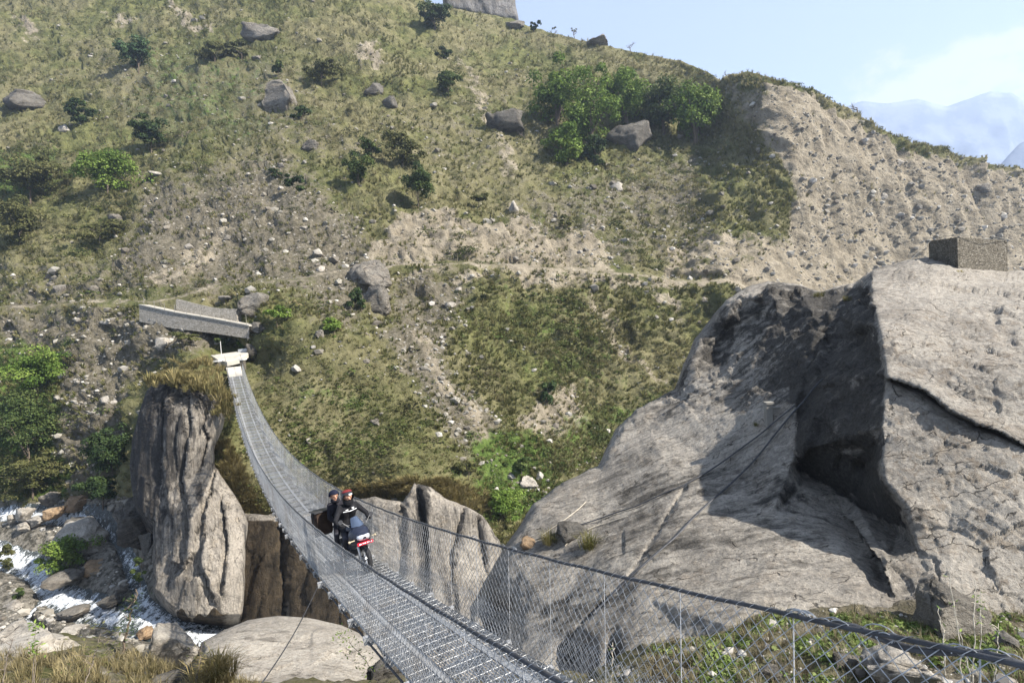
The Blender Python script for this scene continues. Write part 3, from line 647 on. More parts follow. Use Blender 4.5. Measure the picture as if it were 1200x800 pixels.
# ---------------------------------------------------------------- rocks
def relief_rock(name, outline, depth, mat, step=2.0, roll=10, roll_d=2.0, back=3.0, creases=(), amp=((0.5, 0.4), (1.6, 0.15)), aniso=(1, 1, 1), ridged=0.0, dfun=None, attrs=None, seed=0, jagstep=4, jagamp=1.5, extra=None, fac=(), facw=None):
    ol = jag(list(outline)+[outline[0]], jagstep, jagamp, seed)[:-1]
    uv, F = tri_region(ol, step, creases)
    u, v = uv[:, 0], uv[:, 1]
    d = depth(u, v); sd = np.maximum(poly_sd(u, v, ol), 0)
    k = np.clip(sd/roll, 0, 1); d = d+roll_d*(1-np.sqrt(np.maximum(0, 1-(1-k)**2)))
    if dfun is not None: d = d+dfun(u, v)
    V = P(u, v, d); N = vnormals(V, F); N *= np.sign((N*-V).sum(1))[:, None]
    rim = sstep(0, roll*0.5, sd); q = V*np.array(aniso); dis = 0
    for i, (fr, am) in enumerate(amp): dis = dis+am*fbm(q*fr, 4, seed+i*7+3, 0.55)
    if fac:
        wf = facw(u, v) if facw else 1.0
        for fs_, fa_ in fac: dis = dis+wf*fa_*facet(q*fs_, seed+int(fs_*10))
    if ridged: dis = dis+ridged*fbm(q*amp[0][0]*1.5, 4, seed+91, 0.55, True)
    V = V+N*(dis*rim)[:, None]
    if extra is not None: V = extra(u, v, V, N)
    A = attrs(u, v, V) if attrs else {}
    A = {k2: np.asarray(a, float) for k2, a in A.items()}
    bvec = np.array([V[:, 0].mean(), V[:, 1].mean(), 0]); bvec = bvec/np.linalg.norm(bvec)*back; bvec[2] = -0.9*back
    V2, F2, ids = add_skirt(V, F, bvec)
    m = len(V2)-len(V); A = {k2: np.concatenate([a, np.tile(a[ids], (m//len(ids),)+(1,)*(a.ndim-1))]) for k2, a in A.items()}
    return mesh_np(name, V2, F2, mat, True, A), (uv, V)

def cdt_depth(pts, creases=(), iters=0):
    """piecewise planar depth from control points (u, v, d) with crease edges given by point index"""
    pts = np.array(pts, float)
    vs, es, fs, ov, oe, of = geometry.delaunay_2d_cdt([Vector(p[:2]) for p in pts], list(creases), [], 0, 1e-4)
    q = np.array([tuple(x) for x in vs]); tri = np.array([tuple(f) for f in fs if len(f) == 3], int)
    inv = np.zeros(len(q))
    for i in range(len(q)): inv[i] = 1/pts[np.argmin(((pts[:, :2]-q[i])**2).sum(1)), 2]
    def f(u, v):
        u = np.asarray(u, float); out = np.full(u.size, np.nan); uu, vv = u.ravel(), np.asarray(v, float).ravel()
        for t in tri:
            a, b, c = q[t]; den = (b[1]-c[1])*(a[0]-c[0])+(c[0]-b[0])*(a[1]-c[1])
            if abs(den) < 1e-9: continue
            l0 = ((b[1]-c[1])*(uu-c[0])+(c[0]-b[0])*(vv-c[1]))/den; l1 = ((c[1]-a[1])*(uu-c[0])+(a[0]-c[0])*(vv-c[1]))/den; l2 = 1-l0-l1
            m = (l0 > -1e-4) & (l1 > -1e-4) & (l2 > -1e-4)
            out[m] = l0[m]*inv[t[0]]+l1[m]*inv[t[1]]+l2[m]*inv[t[2]]
        bad = np.isnan(out)
        if bad.any():
            dd = ((uu[bad][:, None]-q[None, :, 0])**2+(vv[bad][:, None]-q[None, :, 1])**2); out[bad] = inv[dd.argmin(1)]
        return (1/out).reshape(u.shape)
    return f

# the great slab, its dark dome and the overhanging block: one outcrop
OC = [ # u, v, d
 (550,712,18.6),(592,640,19.8),(625,590,20.8),(660,565,21.4),(700,545,22),(722,503,23),(745,480,23.6),   # 0-6 left silhouette
 (790,455,24.4),(800,428,24.6),(815,395,24.8),(850,352,25.2),(875,336,25.3),(900,329,25.2),(932,333,24.6),(962,341,23.6), # 7-14
 (1000,331,22.8),(1024,315,21.6),(1060,305,22.6),(1092,302,23.2),(1180,317,22.4),(1420,322,22.0),            # 15-20 top
 (1420,800,8.6),(1000,800,9.2),(860,800,9.4),(700,830,9.8),(560,800,13.5),                                    # 21-25 bottom
 (700,640,17.2),(650,720,15.2),(620,770,14.0),(760,700,13.0),(720,790,11.0),(800,600,16.4),(860,735,10.3),(900,660,12.6),(985,700,10.9),(850,545,17.9),(905,600,14.9),  # 26-36 slab
 (1040,655,11.55),(1100,700,10.5),(1200,740,9.8),                                                              # 37-39
 (800,487,21.6),(862,490,19.4),(932,470,17.5),(760,500,22.4),                                                 # 40-43 foot of the dome
 (880,400,23.2),(850,430,23.2),(920,400,20.9),(960,380,19.9),(900,450,19.9),                                  # 44-48 dome face
 (930,530,16.4),(925,552,15.9),(945,440,18.4),(985,372,20.0),(1008,345,21.0),                                  # 49-53 back of the block
 (1022,345,18.8),(1034,388,15.6),(1041,440,14.2),(1034,500,13.4),(1037,560,12.6),(1062,592,11.95),(1070,622,11.8),  # 54-60 front arris
 (942,556,16.9),(1000,585,15.6),(990,600,15.3),(1050,628,13.5),(938,575,15.8),                                # 61-65 undercut
 (1100,350,17.6),(1200,352,16.6),(1420,355,16.0),(1120,440,13.6),(1220,440,12.9),(1420,450,12.0),(1120,540,12.3),(1220,540,11.7),(1420,560,10.8),(1110,620,11.6),(1220,630,10.8), # 66-76 front face
 (990,600,15.0),(1078,645,11.5),(1085,672,11.05),(1115,660,10.95),(1150,685,10.5),(1060,695,10.9),(1036,668,11.5),(1000,640,12.6),(1030,640,12.2)]
cre = [(54,55),(55,56),(56,57),(57,58),(58,59),(59,60),(49,51),(51,52),(52,53),(40,41),(41,42),(61,62),(62,58)]
Doc = cdt_depth(OC, cre)
out_oc = [OC[i][:2] for i in range(0, 26)]
CR = [[OC[i][:2] for i in (16,54,55,56,57,58,59,60)], [OC[i][:2] for i in (50,49,51,52,53,15)], [(745,502),(800,487),(862,490),(932,470)], [(930,548),(942,556),(1000,585),(1037,560)]]
crack1 = [(1043,443),(1062,449),(1085,458),(1115,482),(1145,497),(1170,505),(1215,530),(1290,560)]
crack2 = [(803,572),(770,625),(735,680),(690,722),(655,765)]
step1 = [(985,602),(1000,612),(1012,636),(1030,656),(1037,673)]
crack3 = [(1133,655),(1140,672),(1145,690)]
stain = [(1020,345),(1045,360),(1065,372)]
def oc_d(u, v):
    d = np.zeros(len(u))
    a, s = line_d(u, v, crack1); wj = 1+0.5*noise3(np.stack([u/15, v/15, u*0], 1)); th = np.interp(u, [1040, 1060, 1110, 1160, 1215, 1290], [2, 7, 9, 6, 3, 2])
    below = s > 0
    d += np.where(below, np.interp(u, [1040, 1165, 1215], [0.5, 0.42, 0.12])*np.exp(-(a/(th*wj))**2), -np.interp(u, [1040, 1165, 1215], [0.30, 0.25, 0.05])*np.exp(-(a/14)**2))
    a, s = line_d(u, v, crack2); d += 0.16*np.exp(-(a/2.2)**2)-np.where(s < 0, 0.06*np.exp(-(a/25)**2), 0)
    a, s = line_d(u, v, step1); d += np.where(s > 0, 0.75, -0.25)*np.exp(-(a/15)**2)*sstep(600, 618, v)
    # hollows in the lower left flank of the slab and in the dome
    for cu, cv, ru, rv, am in ((672,778,20,26,1.5),(585,735,18,26,1.8),(720,775,9,22,0.9),(562,700,12,18,1.0),(850,393,30,20,0.9),(838,420,20,22,0.7),(905,375,24,9,0.6),(884,345,26,10,-0.4),(1010,545,8,8,0.3),(1180,395,10,12,0.25),(1165,372,6,10,0.2)):
        d += am*np.exp(-((u-cu)/ru)**2-((v-cv)/rv)**2)
    return d
gax = P(870, 545, 17.0)-P(610, 640, 19.0); gax /= np.linalg.norm(gax); gno = np.cross(gax, P(720, 790, 11)-P(610, 640, 19.0)); gno /= np.linalg.norm(gno); gbx = np.cross(gax, gno)
def GR(V):
    w_ = 0.25*np.stack([fbm(V*0.5, 3, 301), fbm(V*0.5, 3, 302), fbm(V*0.5, 3, 303)], 1); return np.stack([V @ gax*0.75, V @ gbx*2.7, V @ gno*2.7], 1)+0.6*w_
def oc_attr(u, v, V):
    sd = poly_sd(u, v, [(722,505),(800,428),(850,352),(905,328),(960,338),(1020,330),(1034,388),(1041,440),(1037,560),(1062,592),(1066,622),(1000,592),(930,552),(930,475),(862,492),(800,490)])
    dark = 0.80*sstep(-4, 8, sd)*np.where(u < 925, 0.62+0.3*sstep(860, 925, u), 1.0)  # dark dome rock, with shade painted into its right part and the block's side
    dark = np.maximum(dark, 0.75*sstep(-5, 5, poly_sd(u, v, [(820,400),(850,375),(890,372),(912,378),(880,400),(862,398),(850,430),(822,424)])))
    dark = np.maximum(dark, 0.9*sstep(-5, 5, poly_sd(u, v, [(940,552),(1037,560),(1070,624),(1000,592)])))  # shade under the overhanging block, painted as dark rock
    for l_ in (crack1, crack2, step1):
        a, s = line_d(u, v, l_); dark = np.maximum(dark, 0.5*np.exp(-(a/3.0)**2))
    dark = np.maximum(dark, 0.40*sstep(-10, 30, poly_sd(u, v, [(700,560),(800,500),(980,560),(1000,680),(820,700),(640,770),(590,700)])))
    pale = 0.55*sstep(-10, 20, poly_sd(u, v, [(1022,340),(1100,300),(1420,300),(1420,385),(1100,372),(1040,372)]))
    pale = np.maximum(pale, 0.45*np.exp(-((u-855)/40)**2-((v-592)/16)**2)); pale = np.maximum(pale, 0.35*np.exp(-((u-790)/40)**2-((v-650)/22)**2))
    pale = np.maximum(pale, 0.35*sstep(-6, 12, poly_sd(u, v, [(800,745),(900,680),(1040,672),(1140,690),(1130,720),(960,712),(860,740)])))
    mot = sstep(-6, 10, poly_sd(u, v, [(1026,320),(1440,300),(1440,760),(1140,720),(1060,660),(1072,622),(1040,560),(1042,440)]))
    return dict(dark=dark, pale=pale, brown=np.zeros(len(u)), mottle=0.9*mot, grain=GR(V))
def oc_foliation(u, v, V, N):
    # thin sheeting of the rock running down the slab, strongest on slab and dome
    q = GR(V)
    m = sstep(1030, 960, u)
    return V+N*(m*(0.008*fbm(q, 4, 41, 0.6, True)+0.016*fbm(q*2.7, 4, 43, 0.65))+0.05*fbm(V*2.2, 4, 47, 0.65)+0.02*fbm(V*7, 3, 48, 0.6))[:, None]
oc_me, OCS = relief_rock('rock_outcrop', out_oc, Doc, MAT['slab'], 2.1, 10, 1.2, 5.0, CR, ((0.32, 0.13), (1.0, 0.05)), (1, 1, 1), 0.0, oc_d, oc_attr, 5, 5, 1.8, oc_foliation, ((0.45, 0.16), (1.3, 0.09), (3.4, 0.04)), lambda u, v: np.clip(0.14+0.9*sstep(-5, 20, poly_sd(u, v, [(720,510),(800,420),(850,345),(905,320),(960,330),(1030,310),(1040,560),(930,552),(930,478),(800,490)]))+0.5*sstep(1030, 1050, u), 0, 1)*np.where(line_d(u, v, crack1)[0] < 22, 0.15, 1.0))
tag(link('rock_outcrop', oc_me), 'huge grey outcrop with a smooth tilted slab and an overhanging dark-sided block', 'rock')
def on_outcrop(u, v):
    uv, V = OCS; return V[np.argmin(((uv-np.array([u, v]))**2).sum(1))]

# the pillar under the far end of the bridge
PO = [(180,448),(172,458),(163,482),(155,515),(152,545),(154,572),(158,592),(170,604),(180,612),(179,650),(180,690),(194,708),(214,722),(248,724),(284,722),(287,690),(288,640),(291,612),(283,592),(266,566),(252,545),(250,522),(258,498),(264,478),(256,462),(240,452),(212,446)]
Dp = rbf([(180,448,47),(155,520,46.5),(152,560,46),(180,650,44.2),(190,705,42.6),(240,722,41.6),(285,720,42.4),(288,640,44.2),(286,600,45.6),(255,540,46.6),(262,480,47.6),(215,448,47.4),(215,520,44.4),(205,600,43.6),(240,600,43.6),(235,680,42.0),(265,660,42.6),(200,480,45.2),(235,480,45.6)], 0.001)
def pl_d(u, v):
    d = np.zeros(len(u)); u = u+2.5*noise3(np.stack([v/9, u/30, u*0], 1), 5)
    for l_, r, am in (([(248,462),(240,500),(246,515),(238,545)], 4, 0.8), ([(222,455),(225,500),(215,560),(222,620),(215,660),(203,678)], 3, 0.7), ([(255,545),(240,600),(235,660),(250,700)], 3, 0.6), ([(205,660),(216,666),(222,655)], 2.5, 0.8), ([(195,470),(190,540),(196,600)], 3, 0.5), ([(262,590),(268,640),(262,690)], 2.5, 0.4)):
        a, s = line_d(u, v, l_); d += 0.22*am*np.exp(-(a/(0.5*r))**2)+0.30*np.where(s > 0, 1, -1)*np.exp(-(a/8)**2)
    return d
def pl_attr(u, v, V):
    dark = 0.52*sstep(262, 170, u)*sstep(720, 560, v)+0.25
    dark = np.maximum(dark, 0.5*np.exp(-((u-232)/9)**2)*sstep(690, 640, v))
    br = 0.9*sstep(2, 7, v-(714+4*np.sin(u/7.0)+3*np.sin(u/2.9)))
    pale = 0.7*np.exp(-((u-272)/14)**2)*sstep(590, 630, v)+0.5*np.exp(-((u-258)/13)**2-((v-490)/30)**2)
    return dict(dark=dark*(1-pale), pale=pale, brown=br)
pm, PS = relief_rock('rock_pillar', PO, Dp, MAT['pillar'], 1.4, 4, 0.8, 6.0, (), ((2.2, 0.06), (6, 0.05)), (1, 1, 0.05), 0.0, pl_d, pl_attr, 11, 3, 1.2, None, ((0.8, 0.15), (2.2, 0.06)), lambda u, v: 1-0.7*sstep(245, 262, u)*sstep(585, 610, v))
tag(link('rock_pillar', pm), 'tall grey rock pillar with vertical furrows standing in the stream below the far bridge end', 'rock')

# the gorge wall below the grassy spur
WO = [(280,600),(310,603),(340,602),(370,596),(400,588),(440,582),(472,588),(486,566),(505,570),(520,583),(545,592),(566,604),(585,632),(590,650),(575,690),(560,720),(600,800),(500,800),(280,790)]
Dw = rbf([(280,600,47.4),(340,602,46.8),(400,590,46),(440,580,45.2),(490,568,45.4),(540,590,45.6),(590,640,46.5),(570,700,44),(560,780,41),(500,780,39.5),(450,650,43.4),(400,680,42.8),(340,680,44),(285,720,44.6),(285,790,42.5),(400,780,40),(520,650,44)], 0.001)
def wl_d(u, v):
    d = np.zeros(len(u)); u = u+3*noise3(np.stack([v/9, u/30, u*0], 1), 6)
    for l_, r, am in (([(489,568),(496,600),(500,640),(502,690),(515,760)], 2.0, 0.9), ([(330,604),(335,680),(330,760)], 5, 0.6), ([(470,590),(474,640),(468,700)], 4, 0.5), ([(545,595),(530,650),(534,720)], 3, 0.5), ([(560,610),(570,660)], 4, 0.7)):
        a, s = line_d(u, v, l_); d += am*np.exp(-(a/r)**2)+0.22*np.where(s > 0, 1, -1)*np.exp(-(a/12)**2)
    return d
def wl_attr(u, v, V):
    br = 0.95*sstep(436, 405, u+6*np.sin(v/11))*sstep(606, 614, v); pale = 0.75*np.exp(-((u-455)/13)**2-((v-640)/26)**2)  # left part of the wall tinted dark brown
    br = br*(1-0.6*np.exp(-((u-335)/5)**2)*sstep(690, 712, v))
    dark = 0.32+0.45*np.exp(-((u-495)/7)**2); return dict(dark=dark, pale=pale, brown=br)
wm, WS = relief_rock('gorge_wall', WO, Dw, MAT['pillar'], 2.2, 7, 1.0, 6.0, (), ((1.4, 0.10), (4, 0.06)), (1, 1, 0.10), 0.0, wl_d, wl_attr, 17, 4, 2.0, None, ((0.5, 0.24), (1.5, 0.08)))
tag(link('gorge_wall', wm), 'steep rock wall of the gorge below the grassy spur, its left part dark brown', 'cliff')

# ---- loose boulders: cut and worn polyhedra
ROCK_V = {}
def rock_mesh(name, size, seed, mat, sub=4, cuts=15, rough=0.09, boxy=False):
    r_ = np.random.default_rng(seed)
    bm = bmesh.new(); bmesh.ops.create_icosphere(bm, subdivisions=sub, radius=1.0)
    v = np.array([x.co[:] for x in bm.verts]); F = np.array([[x.index for x in f.verts] for f in bm.faces]); bm.free()
    if boxy: v = np.sign(v)*np.abs(v)**0.42; v = v/np.abs(v).max(0)
    for i in range(6 if boxy else cuts):
        n = r_.normal(size=3); n /= np.linalg.norm(n); h = r_.uniform(0.42, 0.8)
        dd = v @ n-h; v = v-np.where(dd > 0, dd*0.93, 0)[:, None]*n
    v = v/np.abs(v).max(0)
    v = v*(1+0.16*facet(v*1.5+seed, seed)[:, None]+0.07*facet(v*3.7+seed, seed+1)[:, None])
    v = v*(1+rough*1.6*fbm(v*1.7+seed, 3, seed)[:, None]+rough*0.6*fbm(v*5+seed, 3, seed+3)[:, None])
    v = v*np.array(size)/2
    n = len(v); z = np.zeros(n)
    return mesh_np(name, v, F, mat, True, dict(dark=z+0.18*r_.random(), pale=z+0.3*r_.random(), brown=z))
def boulder(name, u, v, wpx, hpx, d, label, mat='boulder', seed=0, group=None, cat='boulder', rot=None, depth_k=0.9, sub=4, cuts=16, far=False):
    """boulder whose outline spans wpx x hpx around (u, v) at distance d"""
    sx, sz = wpx*d/FPX, hpx*d/FPX
    me = rock_mesh(name, (sx*1.06, max(sx, sz)*depth_k, sz*1.1), seed+100, MAT[mat], sub, cuts, 0.09, any(k in label for k in ('block', 'slab', 'square', 'ledge', 'face', 'wedge')))
    o = link(name, me); o.location = V3(u, v, d+(0.12 if not far else 0.40)*max(sx, sz)); o.rotation_euler = rot or (0, 0, random.uniform(-0.4, 0.4))
    return tag(o, label, cat, group)
def hill_boulder(u, v, wpx, hpx, label, mat='boulder_far', seed=0, off=0.0, **k):
    d = hill_depth(u, v+hpx*0.3)-0.2*wpx*hill_depth(u, v)/FPX+off
    return boulder('boulder', u, v, wpx, hpx, d, label, mat, seed, far=True, **k)

HB = [(308,42,50,26,'large pale grey boulder high on the grassy slope, wider than tall','boulder_far'),
 (330,117,40,44,'blocky dark-sided boulder jutting from the slope under a small green bush','boulder_far'),
 (590,148,42,27,'dark grey rock face left of the dense green trees','boulder_dark'),
 (737,166,50,36,'dark overhanging boulder directly below the green trees','boulder_dark'),
 (722,221,17,14,'cream rounded boulder at the foot of the pale rubble under the trees','boulder'),
 (603,247,13,20,'narrow white leaning rock on the slope above the dirt road cut','boulder'),
 (436,322,58,34,'very large pale slab boulder resting beside the dirt track','boulder_far'),
 (441,352,30,36,'upright grey boulder wedged under the large pale slab boulder','boulder_far'),
 (26,122,40,28,'dark brown boulder outcropping at the left edge of the grassy slope','boulder_dark'),
 (300,358,40,26,'broad grey boulder behind the upper stone wall','boulder_far'),
 (190,403,17,15,'triangular pale grey boulder on the scree below the stone wall','boulder'),
 (126,376,22,8,'thin slanting pale slab on the scree left of the stone wall','boulder'),
 (132,472,20,16,'cream round boulder on the scree above the rock pillar','boulder'),
 (303,386,22,16,'dark brown boulder beside the lower end of the concrete path','boulder_dark'),
 (296,412,18,20,'dark rounded boulder right beside the bridge landing','boulder_dark'),
 (357,268,11,9,'small pale stone near the middle of the grey scree, above the track','boulder'),
 (373,296,13,10,'white stone on the scree just above the track, close to its bend','boulder'),
 (377,316,11,10,'tilted white flat stone lying against the dirt track','boulder'),
 (221,290,11,9,'small white stone in the scree gully above the stone wall','boulder'),
 (70,340,15,17,'rounded grey boulder at the left edge of the scree, above the track','boulder_far'),
 (112,338,13,11,'pale grey boulder near the start of the concrete path','boulder_far'),
 (75,152,12,11,'small tan boulder among dry grass on the left slope','boulder'),
 (300,68,10,6,'small flat grey rock above the blocky boulder','boulder_far'),
 (538,340,9,7,'small white rock on the gully slope under the road','boulder'),
 (530,357,14,6,'flat white slab in the gully under the road','boulder'),
 (495,330,12,14,'grey upright rock beside the gully under the road','boulder_far'),
 (440,495,14,10,'grey rock lying in the grass of the spur','boulder_far'),
 (362,517,8,12,'white upright stone in the grass near the bridge cable','boulder'),
 (375,394,14,14,'pale grey rock at the edge of the green bushes above the spur','boulder_far'),
 (617,566,24,18,'pale tan boulder in the ravine next to the great outcrop','boulder'),
 (1050,192,15,12,'pale boulder stuck in the bare cliff face just below its turf','boulder'),
 (1034,231,10,8,'small pale boulder embedded midway down the bare cliff','boulder'),
 (963,198,8,7,'small white stone high in the bare cliff face, near its bright corner','boulder'),
 (1076,242,10,9,'grey boulder low in the bare cliff, to the right of the embedded pale one','boulder_far'),
 (1150,222,18,12,'grey blocky boulder near the right end of the bare cliff','boulder_far'),
 (700,50,25,14,'brown rock standing on the skyline ridge','boulder_far'),
 (600,30,24,12,'grey ledge rock on the skyline beside the high crag','boulder_far'),
 (440,105,22,14,'dark grey ledge in the dry slope above the bush cluster','boulder_dark'),
 (455,122,18,12,'dark tilted slab below the dark grey ledge, above the bush cluster','boulder_dark'),
 (365,172,22,12,'grey flat boulder on the scree below the blocky dark boulder','boulder_far'),
 (185,205,20,7,'long flat pale slab on the slope right of the bright green bush','boulder'),
 (136,258,12,14,'small upright grey rock with a flat cap stone on the left slope','boulder_far'),
 (330,196,12,9,'grey rock beside the low dark bush on the scree','boulder_far'),
 (265,350,14,10,'angular grey stone in the rubble above the upper stone wall','boulder_far')]
for i, (u, v, wp, hp, lab, m) in enumerate(HB):
    hill_boulder(u, v, wp, hp, lab, m, 200+i, sub=4 if wp > 20 else 3)
crag_me, _ = relief_rock('rock_crag', [(515,-30),(560,-40),(600,-20),(604,2),(608,22),(590,26),(555,20),(520,12)], lambda u, v: 232+0*u+0.15*(u-560), MAT['crag'], 2.0, 8, 6, 14, (), ((0.12, 3.0), (0.5, 1.0)), (1, 1, 0.5), 2.5, None, lambda u, v, V: dict(dark=0*u+0.25, pale=0*u, brown=0*u), 23, 5, 1.5)
tag(link('rock_crag', crag_me), 'bare grey cliff crag rising on the skyline at the top of the hill', 'crag')

# ---- stream and near-bank boulders
SB = [(103,633,78,46,54,'large pale flat-topped boulder in the middle of the stream','boulder'),
 (114,664,31,22,51.5,'round orange-brown boulder at the foot of the large pale boulder','boulder_brown'),
 (28,602,22,18,60,'pale grey boulder at the upper left of the stream','boulder'),
 (44,610,20,12,59,'low cream boulder in the upper stream, just right of the pale grey one','boulder'),
 (14,608,11,11,60,'white stone at the left edge of the upper stream','boulder'),
 (30,615,18,12,59,'flat pale stone below the pale grey boulder in the upper stream','boulder'),
 (62,583,24,18,62,'grey pointed boulder behind the upper stream','boulder_far'),
 (88,588,32,14,61,'long orange stone slab behind the upper stream','boulder_brown'),
 (66,600,20,14,59.5,'rusty yellow boulder in the upper stream below the orange slab','boulder_brown'),
 (92,613,34,16,57.5,'dark layered boulder in the upper stream','boulder_dark'),
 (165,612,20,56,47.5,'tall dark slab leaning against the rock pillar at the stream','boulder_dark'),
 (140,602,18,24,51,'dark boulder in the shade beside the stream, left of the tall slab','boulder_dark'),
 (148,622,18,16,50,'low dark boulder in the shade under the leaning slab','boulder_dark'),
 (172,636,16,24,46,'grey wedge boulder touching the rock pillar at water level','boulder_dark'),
 (72,678,40,16,49.5,'wide low grey rock in the middle rapids, right of the white water','boulder_far'),
 (128,706,22,14,46,'dark wet boulder below the small fall','boulder_dark'),
 (142,690,12,9,47,'small grey round stone in the dark pool','boulder_far'),
 (85,718,36,14,45,'low brown-grey rock splitting the white water','boulder_far'),
 (88,738,26,10,43,'pale brown rock at the lower edge of the rapids','boulder'),
 (12,716,40,20,47,'pale rubbly boulder on the left shore of the rapids','boulder'),
 (172,742,20,14,41,'brown rock in the foam beside the bridge shadow','boulder_brown'),
 (15,772,150,62,17.5,'big grey rounded boulder on the near shore at the left','boulder'),
 (200,764,76,66,22.5,'big cream boulder on the near shore with a sharp shadow across its left side','boulder'),
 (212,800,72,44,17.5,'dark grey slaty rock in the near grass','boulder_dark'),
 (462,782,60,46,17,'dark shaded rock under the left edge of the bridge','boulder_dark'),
 (1112,724,74,70,9.25,'brown-grey block standing on the slab near the bridge cable','boulder_far'),
 (1050,786,66,44,7.4,'pale flat-faced boulder in the green plants under the near bridge mesh','boulder'),
 (990,778,30,26,8.0,'small grey stone in the plants left of the pale flat-faced boulder','boulder_far'),
 (905,790,24,16,8.0,'greenish grey stone in the dry weeds under the bridge mesh','boulder_far'),
 (1180,750,26,18,8.4,'dark angular stone at the right end of the near slope','boulder_dark')]
for i, (u, v, wp, hp, d, lab, m) in enumerate(SB):
    boulder('boulder', u, v, wp, hp, d, lab, m, 400+i, sub=5 if wp > 45 else 4, cuts=6 if 'round' in lab else 16)
Dn = rbf([(240,760,21),(300,724,24),(360,722,24),(420,745,22.5),(460,790,20),(300,800,18.6),(400,800,18.6),(250,810,18.5)], 0.001)
gm, GS = relief_rock('smooth_boulder', [(236,752),(262,738),(290,726),(325,721),(360,723),(400,732),(435,748),(460,775),(470,830),(230,840),(225,790)], Dn, MAT['boulder'], 2.2, 20, 3.0, 4, (), ((0.25, 0.35), (1.2, 0.08), (4, 0.03)), (1, 1, 1), 0, None,
    lambda u, v, V: dict(mottle=0.5+0*u, dark=0.30+0.5*fbm(V*0.6, 4, 7), pale=0.30+0.2*np.exp(-((u-380)/60)**2-((v-740)/20)**2), brown=0*u), 29, 5, 0.8, None, ((0.25, 0.18), (0.7, 0.07)))
tag(link('boulder', gm), 'very large smooth pale boulder beside the stream under the near part of the bridge', 'boulder')
# loose stones lying on the slab
for u, v, wp, hp, lab, m in ((672,620,34,16,'flat dark stone lying on the great slab between the pale ropes','boulder_dark'), (622,636,20,10,'small brown stone at the left rim of the great slab','boulder_brown')):
    p_ = on_outcrop(u, v); d = float(p_ @ AF); boulder('boulder', u, v, wp, hp, d-0.15, lab, m, int(u), sub=3)
# ---------------------------------------------------------------- suspension bridge
BA, BX, BY, BZ, BB, BC, BW, BH, BE = 0.524048, -0.890960, 6.560913, -4.292264, -0.220831, 0.00382520, 0.7796, 1.2401, 0.7495
bd = np.array([-math.sin(BA), math.cos(BA), 0]); bn = np.array([math.cos(BA), math.sin(BA), 0]); bz = np.array([0, 0, 1.0])
def B(s, lat=0.0, dz=0.0):
    s = np.asarray(s, float); lat = np.asarray(lat, float); dz = np.asarray(dz, float)
    s, lat, dz = np.broadcast_arrays(s, lat, dz)
    return np.array([BX, BY, 0])+s[..., None]*bd+lat[..., None]*bn+(BZ+BB*s+BC*s*s+dz)[..., None]*bz
S0, S1 = -5.6, 58.0
br = empty('suspension_bridge', tuple(B(0.0, 0.0, 0.0))); br_o = np.array(br.location)
tag(br, 'long narrow steel suspension footbridge with wire mesh sides sagging across the gorge', 'bridge')
def bbuild(mb, name, mat, smooth=False):
    for i in range(len(mb.v)): mb.v[i] = mb.v[i]-br_o
    return mb.build(name, mat, br, smooth)
ss = np.arange(S0, S1+0.01, 0.5); HW = 0.66
for sgn in (-1, 1):
    m = MB(); hs = np.arange(S0, 61.8, 0.25); m.tube(B(hs, sgn*BW, BH+0.005*np.sin(hs*6.2832)), 0.0165, 8); ho = bbuild(m, 'handrail_cable', MAT['cable'], True)
    # binding wire wound round the handrail cable
    m = MB(); hs = np.arange(S0, 40, 0.018); ph = np.cumsum(0.018*2*math.pi/np.clip(0.13+0.2*noise3(np.stack([hs*0.8, hs*0, hs*0+sgn], -1)), 0.06, 0.4)); rr = 0.0195+0.006*rng.random(len(hs))
    m.tube(B(hs, sgn*BW+rr*np.cos(ph), BH+0.005*np.sin(hs*6.2832)+rr*np.sin(ph)), 0.0026, 3, False); bbuild(m, 'binding_wire', MAT['wire'])
    for la, dz, r in ((sgn*0.60, -0.10, 0.018), (sgn*0.69, -0.10, 0.018)):
        m = MB(); m.tube(B(ss, la, dz), r, 6); bbuild(m, 'main_cable', MAT['cable'], True)
# walkway panels: long rods, cross rods
m = MB(); ps = np.arange(S0, S1+0.01, 0.6); lats = np.linspace(-HW, HW, 35)
for i, la in enumerate(lats):
    wv_ = 0.006*np.sin(ps*1.7+i*1.3)
    a = B(ps, la, wv_); m.bars(a[:-1], a[1:], 0.012, 3)
cs = np.arange(S0, S1, 0.24); A_ = B(cs, -HW, 0.009); B_ = B(cs, HW, 0.009); m.bars(A_, B_, 0.005, 3)
bbuild(m, 'walkway', MAT['deck'])
m = MB(); pitch = 0.06; ncol = int((14-S0)/pitch); rows = 22; i = np.arange(ncol)[:, None]; r = np.arange(rows+1)[None]
q = B(S0+(i+np.where(((r+i) % 2) == 0, 0.0, 1.03))*pitch, -HW+2*HW*r/rows+0*i, 0.014+0.012*noise3(np.stack([i*0.13+0*r, r*0.4+0*i, 0.0*i+0*r], -1))+0.004*rng.normal(size=(ncol, rows+1)))
m.bars(q[:, :-1].reshape(-1, 3), q[:, 1:].reshape(-1, 3), 0.0022, 3); bbuild(m, 'walkway_mesh', MAT['deck'])
m = MB()
for la in (-0.34, 0.34):
    for i in range(len(ps)-1): m.frame_box(B(ps[i], la-0.045, 0.016), B(ps[i+1], la, 0)-B(ps[i], la, 0), bn*0.09, bz*0.008)
bbuild(m, 'walkway_strap', MAT['deck'])
